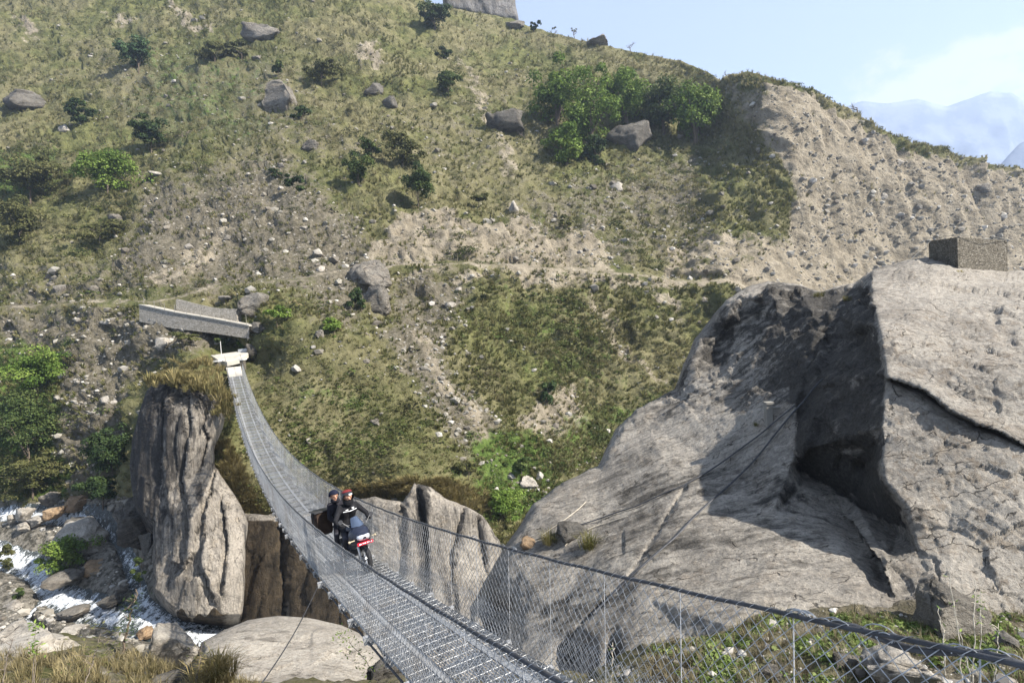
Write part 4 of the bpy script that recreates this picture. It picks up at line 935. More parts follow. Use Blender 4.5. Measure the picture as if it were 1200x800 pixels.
# cross beams, suspenders
for k in range(-5, 59):
    m = MB(); e = BE+0.04*random.uniform(-1, 1); s_ = k+random.uniform(-0.03, 0.03)
    m.frame_box(B(s_-0.035, -e, -0.075), bn*2*e, bd*0.07, bz*0.055); m.frame_box(B(s_-0.035, -e, -0.135), bn*2*e, bd*0.010, bz*0.058)
    for sg in (-1, 1):
        m.frame_box(B(s_-0.05, sg*0.645-0.05, -0.155), bn*0.10, bd*0.10, bz*0.045)
    bbuild(m, 'cross_beam', MAT['beam'])
m = MB(); ks = np.arange(-5, 59)
for sg in (-1, 1): m.bars(B(ks, sg*BW, BH), B(ks, sg*(BE-0.03), -0.07), 0.0042, 4)
so = bbuild(m, 'suspender_rods', MAT['beam']); so['kind'] = 'stuff'
# chain-link side panels: zigzag wires from below the walkway to the handrail cable
def side_panel(sg):
    m = MB(); pitch = 0.055; ncol = int((S1-S0)/pitch); rows = 22
    i = np.arange(ncol)[:, None]; r = np.arange(rows+1)[None]
    zz = -0.04+(BH+0.03)*(r/rows)
    off = np.where(((r+i) % 2) == 0, 0.0, 1.03)
    s_ = S0+(i+off)*pitch+0.014*noise3(np.stack([i*0.21+0*r, r*0.23+0*i, 0*i+0*r+sg], -1))
    lat = sg*(0.665+(BW-0.665)*(r/rows)**1.0)+0*i+0.02*noise3(np.stack([i*0.06+0*r, r*0.15+0*i, 5+0*i+0*r+sg], -1))-sg*0.05*np.sin(math.pi*r/rows)*(0.6+0.5*np.sin(i*pitch*0.9))
    lat = lat+0.004*np.where((r % 2) == 0, 1, -1)
    q = B(s_, lat, zz+0*i)
    m.bars(q[:, :-1].reshape(-1, 3), q[:, 1:].reshape(-1, 3), 0.0031, 3)
    # doubled-over strip of mesh along the walkway edge
    rows2 = 11; r = np.arange(rows2+1)[None]; off = np.where(((r+i) % 2) == 0, 0.55, 1.55)
    q = B(S0+(i+off)*pitch, sg*(0.65+0.02*np.sin(r*0.7+i*0.1)), -0.05+0.048*r+0.05*noise3(np.stack([i*0.08+0*r, 0*i+0*r, 9+0*i+0*r+sg], -1)))
    m.bars(q[:, :-1].reshape(-1, 3), q[:, 1:].reshape(-1, 3), 0.0026, 3)
    bbuild(m, 'side_mesh', MAT['wire'])
side_panel(-1); side_panel(1)
# loose loops of mesh left over the handrail near the end
for k in range(26):
    m = MB(); s_ = random.uniform(-5.3, -4.0) if k < 19 else random.uniform(-3.5, 2.5); t_ = np.linspace(0, math.pi*1.1, 9); rr = random.uniform(0.035, 0.075)
    m.tube(B(s_+rr*1.6*np.cos(t_)+np.linspace(0, .05, 9), BW+0.02+random.uniform(-.03, .03), BH-0.02+rr*np.sin(t_)), 0.004, 4, False)
    bbuild(m, 'wire_loop', MAT['wire'])
m = MB(); m.tube(B(np.linspace(-5.2, -4.2, 12), BW+0.03, BH-0.03+0.03*np.sin(np.linspace(0, 9, 12))), 0.022, 8); bbuild(m, 'cable_splice', MAT['cable'], True)
# far landing: concrete apron with its ramp, and two anchor posts
def prism_from(pts, down):
    m = MB(); t = np.array(pts); n = len(t); b = t-np.array([0, 0, down])
    m.add(np.concatenate([t, b]), [[i, (i+1) % n, n+(i+1) % n, n+i] for i in range(n)], None)
    f = [[0, i, i+1] for i in range(1, n-1)]; m.f3.append(np.array(f)+m.n-2*n); m.f3.append(np.array(f)[:, ::-1]+m.n-n); return m
zr = lambda s: None
ramp = [B(57.6, -0.66, 0.03), B(57.6, 0.66, 0.03), B(61.2, 0.75, 0.02), B(61.2, -0.75, 0.02)]
mb = prism_from(ramp, 0.35); o = mb.build('concrete_ramp', MAT['concrete']); tag(o, kind='structure')
apron = [P(266, 424, 60.6), P(284, 420, 61.5), P(285.5, 418, 62.6), P(291, 414, 63.6), P(288, 410.5, 66), P(247, 416, 65), P(254, 420.5, 62.5), P(257, 422, 61.5)]
zA = np.mean([p_[2] for p_ in apron]); 
o = prism_from(apron, 0.5).build('concrete_landing', MAT['concrete']); tag(o, kind='structure')
for (u, v, hgt, lab) in ((255.5, 424, 1.0, 'short whitewashed anchor post on the left of the far bridge landing'), (285, 422, 1.0, 'short whitewashed anchor post on the right of the far bridge landing')):
    t_ = empty('anchor_post', tuple(P(u, v+9, 60.4))); tag(t_, lab, 'post')
    m = MB(); m.box((0, 0, 0.35), (0.42, 0.55, 1.1)); m.build('shaft', MAT['masonry'], t_)
    m = MB(); m.box((0, 0, 0.98), (0.62, 0.75, 0.16)); m.build('cap', MAT['white_paint'], t_)
# wind guy below the near part of the bridge
m = MB(); a = B(6.0, -0.78, -0.1); b = P(307, 800, 8.6); c = P(285, 845, 7.2); tpar = np.linspace(0, 1, 10)[:, None]
m.tube(np.concatenate([a*(1-tpar)+b*tpar-np.array([0, 0, 0.10])*np.sin(tpar*math.pi), [c]]), 0.012, 6)
tag(m.build('guy_cable', MAT['cable']), 'black guy cable running from the bridge edge down across the big smooth boulder', 'cable')

# ---------------------------------------------------------------- cables, ropes and posts on the outcrop
def on_slab(line, lift=0.06):
    return np.array([on_outcrop(u, v)-on_outcrop(u, v)/np.linalg.norm(on_outcrop(u, v))*lift for u, v in resample(line, 8)])
def laid(name, line, r, mat, label, cat, lift=0.06):
    q = on_slab(line, lift); k = np.array([1, 2, 3, 2, 1])/9.0; qq = np.concatenate([q[:1]]*2+[q]+[q[-1:]]*2)
    q = sum(k[i]*qq[i:i+len(q)] for i in range(5)); m = MB(); m.tube(q, r, 6); tag(m.build(name, mat), label, cat)
laid('cable', [(934,474),(900,502),(850,540),(806,566),(750,590),(690,612),(625,634)], 0.022, MAT['cable'], 'upper dark cable lying across the great slab from the small concrete post', 'cable', 0.14)
laid('cable', [(965,440),(925,490),(880,545),(840,580),(796,624),(735,679),(692,722)], 0.026, MAT['cable'], 'lower dark cable lying along the diagonal crack of the great slab', 'cable', 0.16)
laid('rope', [(689,586),(672,602),(655,614),(633,628)], 0.014, MAT['rope'], 'short pale rope lying above the flat dark stone on the slab', 'rope')
laid('rope', [(738,604),(712,612),(690,618),(668,632),(662,642)], 0.014, MAT['rope'], 'pale rope running past the flat dark stone on the slab', 'rope')
pb = on_outcrop(900, 494)
t_ = empty('concrete_post', tuple(pb-np.array([0, 0.1, 0.1]))); tag(t_, 'small grey concrete post standing in the shade at the foot of the dark dome', 'post')
m = MB(); m.box((0, 0, 0.35), (0.2, 0.2, 0.8)); m.build('shaft', MAT['old_concrete'], t_); m = MB(); m.box((0.02, 0, 0.77), (0.26, 0.26, 0.07)); m.build('cap', MAT['old_concrete'], t_)
m = MB(); m.tube([(0.1, 0, 0.6), (0.5, 0.1, 0.58), (1.0, 0.2, 0.58)], 0.05, 6); m.build('anchor_bar', MAT['old_concrete'], t_)
# ruined stone block on top of the outcrop
def face_wall(name, base, top, thick, mat, label, cat, n=14, rough=0.05):
    """masonry block on a base outline (points) up to heights; jittered courses"""
    pass
A0, B0, C0 = P(1089, 309, 23.6), P(1123, 319, 21.6), P(1181, 321, 23.0); D0 = A0+C0-B0
hA, hB, hC, hD = 1.0, 1.42, 1.45, 1.2
m = MB(); courses = 11; per = []
corners = [A0, B0, C0, D0]; hs_ = [hA, hB, hC, hD]
for c_i in range(4):
    p0, p1 = corners[c_i], corners[(c_i+1) % 4]; h0, h1 = hs_[c_i], hs_[(c_i+1) % 4]; nseg = 16
    outw = np.cross(p1-p0, bz); outw /= np.linalg.norm(outw)
    uu, vv = np.meshgrid(np.linspace(0, 1, nseg+1), np.linspace(0, 1, courses+1), indexing='ij')
    hh = h0+(h1-h0)*uu; hh = np.where((c_i == 1) & (uu > 0.35), hh, hh); pts = p0+(p1-p0)*uu[..., None]+(vv*hh-0.3*(1-vv))[..., None]*bz
    jt = 0.035*fbm(pts*3.5, 3, 71+c_i, 0.6); jt[0] = jt[-1] = 0; pts = pts+outw*jt[..., None]
    I = np.arange(nseg)[:, None]*(courses+1)+np.arange(courses)[None]
    m.add(pts.reshape(-1, 3), np.stack([I, I+courses+1, I+courses+2, I+1], -1).reshape(-1, 4))
m.add([corners[i]+bz*hs_[i] for i in range(4)], [[0, 1, 2, 3]])
tag(m.build('stone_block', MAT['masonry']), 'square block of rough stone masonry on top of the great outcrop at the right', 'stonework')
m = MB(); q = [P(1046, 318, 22.0), P(1062, 309, 22.0), P(1090, 283, 22.9), P(1106, 277, 22.2), P(1124, 275.5, 21.5), P(1160, 276.5, 22.0), P(1180, 280, 22.8), P(1200, 292, 23.4), P(1260, 330, 24.5)]
m.tube(np.array(q), 0.010, 6); tag(m.build('cable', MAT['old_concrete']), 'thin pale cable draped over the top of the square stone block', 'cable')

# ---------------------------------------------------------------- trail above the landing: path, stone walls, railing
path = np.array([(163,357,69.5),(205,366,68.0),(250,373.5,66.6),(292,381.5,65.2)], float); pf = resample(path[:, :2], 4); pdp = np.interp(pf[:, 0], path[:, 0], path[:, 2])
edge_ = P(pf[:, 0], pf[:, 1], pdp); inn = edge_+np.array([0.35, 1.5, 0.02]); n = len(edge_)
def strip(lo, hi, down, nm, mat):
    m = MB(); a = np.concatenate([lo, hi, lo-[0, 0, down], hi-[0, 0, down]]); i = np.arange(n-1)
    m.add(a, np.concatenate([np.stack([i, i+1, n+i+1, n+i], 1), np.stack([2*n+i, i+2*n+1, i+1, i], 1), np.stack([3*n+i, n+i, n+i+1, 3*n+i+1], 1), [[0, n, 3*n, 2*n], [n-1, 2*n-1, 4*n-1, 3*n-1]]]))
    return m.build(nm, mat)
tag(strip(edge_-np.array([0.0, 0.10, -0.06]), inn, 0.15, 'concrete_path', MAT['path_concrete']), kind='structure')
hgt = np.interp(pf[:, 0], [163, 180, 292], [2.1, 2.1, 1.5])[:, None]*np.array([0, 0, 1.0])
m = MB(); rows = 8; tv = np.linspace(0, 1, rows)[None, :, None]
pts = (edge_-[0, 0, 0.10])[:, None]-hgt[:, None]*tv+np.array([0, -0.25, 0])*tv; pts[..., 1] -= 0.05*np.abs(fbm(pts*2.2, 3, 81, 0.6))
I = np.arange(n-1)[:, None]*rows+np.arange(rows-1)[None]; m.add(pts.reshape(-1, 3), np.stack([I, I+1, I+rows+1, I+rows], -1).reshape(-1, 4))
bk_ = edge_-[0, 0, 0.10]+np.array([0.1, 0.9, 0]); a = np.concatenate([edge_-[0, 0, 0.10], bk_, bk_-hgt]); i = np.arange(n-1)
m.add(a, np.concatenate([np.stack([i, i+1, n+i+1, n+i], 1), np.stack([n+i, n+i+1, 2*n+i+1, 2*n+i], 1)]))
tag(m.build('retaining_wall', MAT['wall_stone']), 'grey stone retaining wall carrying the pale concrete path', 'wall')
uw = np.array([(205,366.5),(232,371),(250,374),(277,379)], float); ut = np.array([(205,350.5),(232,357.5),(250,361.5),(277,363)], float)
uu = np.linspace(206, 277, 26); bv_ = np.interp(uu, uw[:, 0], uw[:, 1]); tv_ = np.interp(uu, ut[:, 0], ut[:, 1])+1.2*noise3(np.stack([uu/5, uu*0, uu*0+2], 1)); dd = np.interp(uu, [205, 277], [69.6, 67.2])
fb = P(uu, bv_, dd); ft = P(uu, tv_, dd+0.3); bt = ft+np.array([0.2, 0.6, 0]); bb = fb+np.array([0.2, 1.0, 0]); n = len(uu); i = np.arange(n-1)
m = MB(); m.add(np.concatenate([fb, ft, bt, bb]), np.concatenate([np.stack([k*n+i, k*n+i+1, ((k+1) % 4)*n+i+1, ((k+1) % 4)*n+i], 1) for k in range(4)]+[[[0, n, 2*n, 3*n], [n-1, 4*n-1, 3*n-1, 2*n-1]]]))
root = empty('stone_wall', (0, 0, 0)); tag(root, 'upper stone wall with a pale coping standing behind the concrete path', 'wall')
m.build('wall_face', MAT['wall_stone'], root); m = MB(); m.tube(ft+np.array([0.05, 0.15, 0.03]), 0.07, 6); m.build('coping', MAT['old_concrete'], root)
pu = [169, 181, 193, 205, 219, 235, 250, 264, 278, 289]
for k, u in enumerate(pu):
    v = np.interp(u, path[:, 0], path[:, 1]); d = np.interp(u, path[:, 0], path[:, 2])-0.05
    lab = 'thin grey railing post along the edge of the concrete path'; h = 1.0
    if k == len(pu)-1: lab = 'tall grey pole at the lower end of the concrete path'; h = 2.9
    if k == 0: lab = 'dark railing post at the upper end of the concrete path'; h = 1.1
    b_ = P(u, v, d); m = MB(); dn = 1.9 if k == len(pu)-1 else 0.15
    m.tube([b_-[0, 0, dn], b_+[0, 0, h-(0 if dn < 1 else 1.6)]], 0.028, 6)
    tag(m.build('railing_post' if k < len(pu)-1 else 'pole', MAT['old_concrete']), lab, 'post' if k < len(pu)-1 else 'pole', 'railing posts along the concrete path' if 0 < k < len(pu)-1 else None)
b_ = P(259.5, 416, 64.6); m = MB(); m.tube([b_-[0, 0, 0.2], b_+[0, 0, 1.7]], 0.04, 6); tag(m.build('pole', MAT['white_paint']), 'thin white pole standing at the back of the bridge landing', 'pole')
m = MB(); q0 = P(279, 412.6, 65.3); m.frame_box(q0, np.array([1.25, 0.2, 0.10]), np.array([0.0, 0.03, 0.0]), np.array([0, 0.0, 0.35])); tag(m.build('panel', MAT['galv']), 'small blue-grey metal panel lying at the right corner of the landing', 'panel')
# ---------------------------------------------------------------- motorcycle and riders
yaw = R(9); f0 = -bd*math.cos(yaw)+bn*math.sin(yaw); s_b = 6.25; slope = BB+2*BC*s_b
fx = f0+bz*(-slope)*0.98; fx /= np.linalg.norm(fx); fy = np.cross(bz, fx); fy /= np.linalg.norm(fy); fz = np.cross(fx, fy)
base = B(s_b, 0.10, 0.022); BM = Matrix([[fx[i], fy[i], fz[i], base[i]] for i in range(3)]+[[0, 0, 0, 1]])
def broot(name, label, cat):
    o = empty(name); o.matrix_world = BM; return tag(o, label, cat)
moto = broot('motorcycle', 'dark blue sport motorcycle on the bridge with a red strip on its nose', 'motorcycle')
def part(mb, name, mat, par=moto, smooth=False): return mb.build(name, MAT[mat], par, smooth)
def wheel(name, x, r, wd):
    m = MB(); a = np.linspace(0, 2*math.pi, 29); n = 10; prof = np.linspace(0, 2*math.pi, n, endpoint=False)
    v = np.array([[x+(r-wd*0.5+wd*0.5*math.cos(q))*math.cos(t), wd*0.5*math.sin(q), r+(r-wd*0.5+wd*0.5*math.cos(q))*math.sin(t)] for t in a[:-1] for q in prof])
    I = np.arange(28)[:, None]*n; J = np.arange(n)[None]; F = np.stack([I+J, (I+n) % (28*n)+J, (I+n) % (28*n)+(J+1) % n, I+(J+1) % n], -1).reshape(-1, 4); m.add(v, F)
    ty = m.build(name, MAT['black_rubber'], moto, True)
    m = MB(); rr = r-wd*0.85
    m.tube([(x+rr*math.cos(t), 0, r+rr*math.sin(t)) for t in a], 0.022, 6, False); m.tube([(x, -0.07, r), (x, 0.07, r)], 0.05, 10)
    for k in range(6):
        t = k*math.pi/3; m.tube([(x, 0, r), (x+rr*math.cos(t), 0, r+rr*math.sin(t))], 0.014, 5)
    part(m, 'rim', 'chrome', ty)
    m = MB(); m.lathe([(0.05, 0), (0.15, 0), (0.15, 0.008), (0.05, 0.008), (0.05, 0)], (x, 0.075, r), (0, 1, 0), 20); part(m, 'brake_disc', 'chrome', ty)
wheel('front_wheel', 0.70, 0.30, 0.11); wheel('rear_wheel', -0.64, 0.30, 0.13)
for sg in (-1, 1):
    m = MB(); m.tube([(0.70, sg*0.10, 0.30), (0.62, sg*0.10, 0.55), (0.47, sg*0.10, 0.98)], [0.024, 0.03, 0.024], 8); part(m, 'fork_leg', 'bike_silver', smooth=True)
def loft(rings, n=14, closed=True):
    """rings: (x, half width, z low, z high, squareness) sections along x"""
    m = MB(); v = []
    for (x, w_, zl, zh, k) in rings:
        for t in np.linspace(0, 2*math.pi, n, endpoint=False):
            c, s = math.cos(t), math.sin(t); c = math.copysign(abs(c)**k, c); s = math.copysign(abs(s)**k, s)
            v.append((x, w_*c, (zl+zh)/2+(zh-zl)/2*s))
    L = len(rings); i = np.arange(L-1)[:, None]*n; j = np.arange(n)[None]; k = (j+1) % n
    m.add(v, np.stack([i+j, i+k, i+n+k, i+n+j], -1).reshape(-1, 4))
    for r_ in (0, L-1):
        ids = np.arange(n)+r_*n; m.f3.append(np.stack([np.full(n-2, ids[0]), ids[1:-1], ids[2:]], 1)+m.n-L*n)
    return m
part(loft([(0.86, 0.03, 0.52, 0.60, 1), (0.80, 0.055, 0.57, 0.635, .8), (0.68, 0.062, 0.60, 0.655, .8), (0.55, 0.055, 0.55, 0.62, .8), (0.45, 0.03, 0.46, 0.52, 1)]), 'front_mudguard', 'bike_black', smooth=True)
fa = part(loft([(0.80, 0.05, 0.72, 0.82, .9), (0.76, 0.13, 0.66, 0.90, .8), (0.66, 0.20, 0.58, 0.99, .75), (0.50, 0.235, 0.50, 1.02, .7), (0.36, 0.22, 0.46, 0.94, .7), (0.22, 0.20, 0.42, 0.82, .7), (0.05, 0.17, 0.40, 0.72, .8)], 18), 'fairing', 'bike_blue', smooth=True)
part(loft([(0.815, 0.04, 0.735, 0.79, 1), (0.80, 0.115, 0.71, 0.83, .7), (0.745, 0.150, 0.71, 0.86, .7), (0.70, 0.155, 0.72, 0.86, .8)]), 'headlight', 'bike_silver', fa, True)
m = MB(); m.box((0.80, 0.0, 0.655), (0.05, 0.36, 0.055)); m.box((0.76, 0.0, 0.655), (0.06, 0.30, 0.04)); st = part(m, 'red_strip', 'bike_red')
m = MB()
for k, (y, w_) in enumerate(((-0.12, 0.05), (-0.055, 0.025), (-0.01, 0.04), (0.045, 0.022), (0.09, 0.045), (0.135, 0.03))): m.box((0.827, y, 0.656+0.004*(k % 2)), (0.004, w_, 0.022))
part(m, 'lettering', 'white', st)
m = MB(); rows = 9; cols = 11; vv = []
for i in range(rows):
    t = i/(rows-1); hw = 0.155*(1-0.45*t**2); x0 = 0.66-0.20*t-0.05*t*t; z0 = 0.93+0.27*t
    for j in range(cols):
        a = -1+2*j/(cols-1); vv.append((x0-0.10*a*a*(1-0.3*t), hw*a, z0-0.03*a*a))
I = np.arange(rows-1)[:, None]*cols+np.arange(cols-1)[None]; F = np.stack([I, I+1, I+cols+1, I+cols], -1).reshape(-1, 4)
vv = np.array(vv); m.add(np.concatenate([vv, vv-[0.006, 0, 0]]), np.concatenate([F, F[:, ::-1]+rows*cols])); part(m, 'windscreen', 'screen', smooth=True)
part(loft([(0.34, 0.08, 0.84, 0.95, .9), (0.26, 0.15, 0.80, 1.01, .8), (0.12, 0.16, 0.80, 1.03, .8), (-0.02, 0.13, 0.80, 0.96, .8), (-0.10, 0.08, 0.80, 0.86, .9)]), 'fuel_tank', 'bike_blue', smooth=True)
part(loft([(-0.04, 0.08, 0.78, 0.84, .7), (-0.12, 0.13, 0.76, 0.84, .6), (-0.36, 0.14, 0.77, 0.86, .6), (-0.44, 0.13, 0.80, 0.92, .6), (-0.70, 0.12, 0.82, 0.94, .6), (-0.86, 0.07, 0.86, 0.93, .7)]), 'seat', 'black_plastic', smooth=True)
part(loft([(-0.10, 0.10, 0.62, 0.76, .7), (-0.40, 0.12, 0.66, 0.80, .7), (-0.80, 0.09, 0.76, 0.88, .7), (-0.95, 0.04, 0.84, 0.90, .8)]), 'tail_fairing', 'bike_black', smooth=True)
m = MB(); m.box((0.08, 0, 0.42), (0.34, 0.28, 0.24)); m.lathe([(0, 0), (0.10, 0), (0.11, 0.02), (0.11, 0.3), (0.1, 0.32), (0, 0.32)], (-0.02, -0.16, 0.36), (0, 1, 0), 14); m.lathe([(0, 0), (0.08, 0), (0.085, 0.03), (0.085, 0.18), (0, 0.22)], (0.12, 0, 0.50), (0.6, 0, 0.8), 12); part(m, 'engine', 'black_plastic')
m = MB(); m.tube([(0.20, -0.06, 0.45), (0.28, -0.10, 0.26), (0.0, -0.15, 0.20), (-0.30, -0.17, 0.26)], 0.022, 8); m.tube([(-0.30, -0.17, 0.26), (-0.36, -0.18, 0.28), (-0.78, -0.20, 0.40)], [0.03, 0.052, 0.05], 10); part(m, 'exhaust', 'chrome', smooth=True)
m = MB()
for sg in (-1, 1): m.tube([(-0.05, sg*0.08, 0.40), (-0.64, sg*0.11, 0.30)], 0.025, 6)
part(m, 'swingarm', 'bike_black')
m = MB(); m.tube([(0.30, -0.40, 1.05), (0.36, -0.25, 1.06), (0.42, -0.08, 1.02), (0.42, 0.08, 1.02), (0.36, 0.25, 1.06), (0.30, 0.40, 1.05)], 0.013, 8); hb = part(m, 'handlebar', 'black_plastic', smooth=True)
for sg in (-1, 1):
    m = MB(); m.tube([(0.30, sg*0.40, 1.05), (0.335, sg*0.28, 1.058)], 0.019, 8); part(m, 'grip', 'black_rubber', hb)
    m = MB(); m.tube([(0.50, sg*0.20, 1.02), (0.46, sg*0.32, 1.14)], 0.009, 6)
    m.lathe([(0, -0.012), (0.05, -0.012), (0.056, 0), (0.05, 0.012), (0, 0.012)], (0.45, sg*0.36, 1.16), (1, 0, 0), 12); part(m, 'mirror', 'black_plastic')
    m = MB(); m.tube([(0.68, sg*0.18, 0.74), (0.66, sg*0.29, 0.73)], 0.010, 6); m.lathe([(0, -0.03), (0.022, -0.02), (0.026, 0.01), (0, 0.035)], (0.67, sg*0.30, 0.73), (1, 0, 0), 8); part(m, 'indicator', 'amber')
# figures: one continuous surface grown round a skeleton
def body(name, capsules, mats, matfun, label, voxel=0.014, smooth=5):
    m = MB()
    for (p0, p1, r0, r1) in capsules:
        p0, p1 = np.array(p0, float), np.array(p1, float); ax = p1-p0; L = np.linalg.norm(ax)+1e-9; pr = []
        for t in np.linspace(-math.pi/2, 0, 6): pr.append((max(r0*math.cos(t), 1e-4), r0*math.sin(t)))
        for t in np.linspace(0, math.pi/2, 6): pr.append((max(r1*math.cos(t), 1e-4), L+r1*math.sin(t)))
        m.lathe(pr, p0, ax, 14)
    me = m.mesh(name+'_cage', None, True); o = bpy.data.objects.new('tmp', me); COL.objects.link(o)
    bmx = bmesh.new(); bmx.from_mesh(me); bmesh.ops.remove_doubles(bmx, verts=bmx.verts, dist=3e-4); bmesh.ops.recalc_face_normals(bmx, faces=bmx.faces); bmesh.ops.holes_fill(bmx, edges=bmx.edges); bmx.to_mesh(me); bmx.free()
    md = o.modifiers.new('r', 'REMESH'); md.mode = 'VOXEL'; md.voxel_size = voxel; sm = o.modifiers.new('s', 'SMOOTH'); sm.factor = 0.5; sm.iterations = smooth
    bpy.context.view_layer.update(); dg = bpy.context.evaluated_depsgraph_get(); me2 = bpy.data.meshes.new_from_object(o.evaluated_get(dg)); bpy.data.objects.remove(o)
    me2.name = name; me2.materials.clear()
    for k in mats: me2.materials.append(MAT[k])
    for pl in me2.polygons: pl.material_index = matfun(pl.center); pl.use_smooth = True
    o = link(name, me2); o.matrix_world = BM; return tag(o, label, 'person')
def hand(p, d_fwd, sg):
    """a closed hand: palm, four fingers wrapped round the bar, thumb"""
    p = np.array(p, float); c = [((p-np.array([0.05, 0, 0])), p+np.array([0.015, 0, 0.005]), 0.032, 0.036)]
    for k in range(4):
        y = p[1]+(-0.033+0.022*k)*1.0; a = np.array([p[0]+0.02, y, p[2]+0.012]); L = (0.9, 1.05, 1.0, 0.8)[k]
        b1 = a+np.array([0.032*L, 0, -0.010]); b2 = b1+np.array([0.004, 0, -0.03*L]); c += [(a, b1, 0.012, 0.0105), (b1, b2, 0.0105, 0.0095)]
    c.append((p+np.array([-0.01, -sg*0.03, -0.01]), p+np.array([0.025, -sg*0.045, -0.03]), 0.014, 0.011)); return c
def figure(hip, sh, hd, elbow, hnd, knee, foot, k=1.0):
    hip, sh, hd = map(np.array, (hip, sh, hd)); c = []; mid = (hip+sh)/2+np.array([-0.03, 0, 0])
    for sg in (-1, 1):
        S = sh+np.array([0, sg*0.185, -0.02]); E = np.array([elbow[0], sg*elbow[1], elbow[2]]); Hn = np.array([hnd[0], sg*hnd[1], hnd[2]]); Kn = np.array([knee[0], sg*knee[1], knee[2]]); Ft = np.array([foot[0], sg*foot[1], foot[2]]); Hp = hip+np.array([0, sg*0.09, 0])
        c += [(hip+[0, sg*0.06, 0], mid+[0, sg*0.07, 0], 0.125, 0.115), (mid+[0, sg*0.07, 0], sh+[0, sg*0.09, -0.10], 0.115, 0.125), (sh+[0, sg*0.05, -0.05], S, 0.10, 0.075),
              (S, E, 0.072, 0.052), (E, Hn-[0.04, 0, 0], 0.052, 0.036), (Hp, Kn, 0.098, 0.068), (Kn, Ft, 0.066, 0.045), (Ft+[-0.06, 0, -0.05], Ft+[0.13, sg*0.02, -0.06], 0.045, 0.036)]
        c += hand(Hn, 1, sg)
    c += [(sh+[0, 0, -0.02], hd+[-0.02, 0, -0.08], 0.068, 0.06)]
    # skull, jaw, nose, brow, ears
    c += [(hd+[-0.03, 0, 0.03], hd+[0.02, 0, 0.03], 0.092, 0.088), (hd+[0.03, 0, -0.03], hd+[0.055, 0, -0.075], 0.066, 0.046), (hd+[0.09, 0, 0.015], hd+[0.118, 0, -0.022], 0.012, 0.017), (hd+[0.085, -0.035, 0.03], hd+[0.085, 0.035, 0.03], 0.02, 0.02),
          (hd+[-0.01, -0.095, -0.01], hd+[-0.01, -0.095, 0.03], 0.016, 0.018), (hd+[-0.01, 0.095, -0.01], hd+[-0.01, 0.095, 0.03], 0.016, 0.018)]
    return c
hd1 = (0.11, 0, 1.60); hd2 = (-0.42, -0.13, 1.64)
def mf(hd):
    h = Vector(hd)
    def f(c):
        r_ = (c-h)
        if r_.length < 0.155 and r_.z > -0.115: return 2
        if c.z < 0.90 and c.x > -5 and abs(c.y) > 0.02 and c.z < 0.86: return 1
        return 0
    return f
rider = body('person', figure((-0.16, 0, 0.90), (0.02, 0, 1.42), hd1, (0.17, 0.37, 1.17), (0.31, 0.35, 1.07), (0.28, 0.23, 0.74), (-0.08, 0.20, 0.38)), ['jacket', 'trousers', 'skin'], mf(hd1), 'person in a black jacket and a black and red helmet riding the motorcycle')
pax = body('person', figure((-0.52, 0, 0.99), (-0.46, -0.05, 1.46), hd2, (-0.42, 0.30, 1.18), (-0.20, 0.20, 1.02), (-0.16, 0.27, 0.80), (-0.34, 0.24, 0.44)), ['jacket_navy', 'trousers', 'skin'], mf(hd2), 'person in dark clothes and a navy cap sitting behind the rider')
def eyes(o, hd):
    m = MB()
    for sg in (-1, 1): m.lathe([(0, -0.008), (0.012, -0.004), (0.013, 0.003), (0, 0.009)], (hd[0]+0.100, hd[1]+sg*0.032, hd[2]+0.008), (1, 0, 0), 8)
    m.build('eyes', MAT['hair'], o); m = MB(); m.tube([(hd[0]+0.100, hd[1]-0.022, hd[2]-0.062), (hd[0]+0.106, hd[1], hd[2]-0.06), (hd[0]+0.100, hd[1]+0.022, hd[2]-0.062)], 0.006, 6); m.build('mouth', MAT['box_brown'], o)
eyes(rider, hd1); eyes(pax, hd2)
def shell(hd, r, zcut, front_open, mat, name, par):
    """helmet or cap shell with a face opening"""
    m = MB(); nu_, nv2 = 28, 16; v = []; h = np.array(hd)
    ok = np.zeros((nu_, nv2), bool)
    for i in range(nu_):
        for j in range(nv2):
            a = 2*math.pi*i/nu_; t = math.pi*(j/(nv2-1))*0.80+0.0; dxyz = np.array([math.cos(a)*math.sin(t)*1.08, math.sin(a)*math.sin(t)*0.94, math.cos(t)*1.02]); v.append(h+r*dxyz)
            ok[i, j] = not (dxyz[0] > 0.30 and front_open[0] < dxyz[2] < front_open[1] and abs(dxyz[1]) < 0.78) and dxyz[2] > zcut
    F = [[i*nv2+j, ((i+1) % nu_)*nv2+j, ((i+1) % nu_)*nv2+j+1, i*nv2+j+1] for i in range(nu_) for j in range(nv2-1) if ok[i, j] and ok[(i+1) % nu_, j] and ok[(i+1) % nu_, j+1] and ok[i, j+1]]
    v = np.array(v); m.add(np.concatenate([v, h+(v-h)*0.93]), np.concatenate([np.array(F), np.array(F)[:, ::-1]+len(v)])); return m.build(name, mat, par, True)
he = shell((0.10, 0, 1.625), 0.150, -0.85, (-0.42, 0.26), MAT['bike_black'], 'helmet', rider)
m = MB(); m.lathe([(0.128, 0.0), (0.115, 0.022), (0.09, 0.042), (0.05, 0.055), (0.0, 0.060)], (0.085, 0, 1.728), (-0.12, 0, 1), 22); m.build('helmet_crown', MAT['helmet_red'], he, True)
m = MB(); m.box((0.257, 0.02, 1.685), (0.012, 0.075, 0.030)); m.build('helmet_mark', MAT['white'], he)
m = MB(); m.lathe([(0.11, -0.06), (0.125, 0), (0.10, 0.06)], (0.12, 0, 1.52), (0.25, 0, 1), 18); m.build('neck_scarf', MAT['jacket'], rider, True)
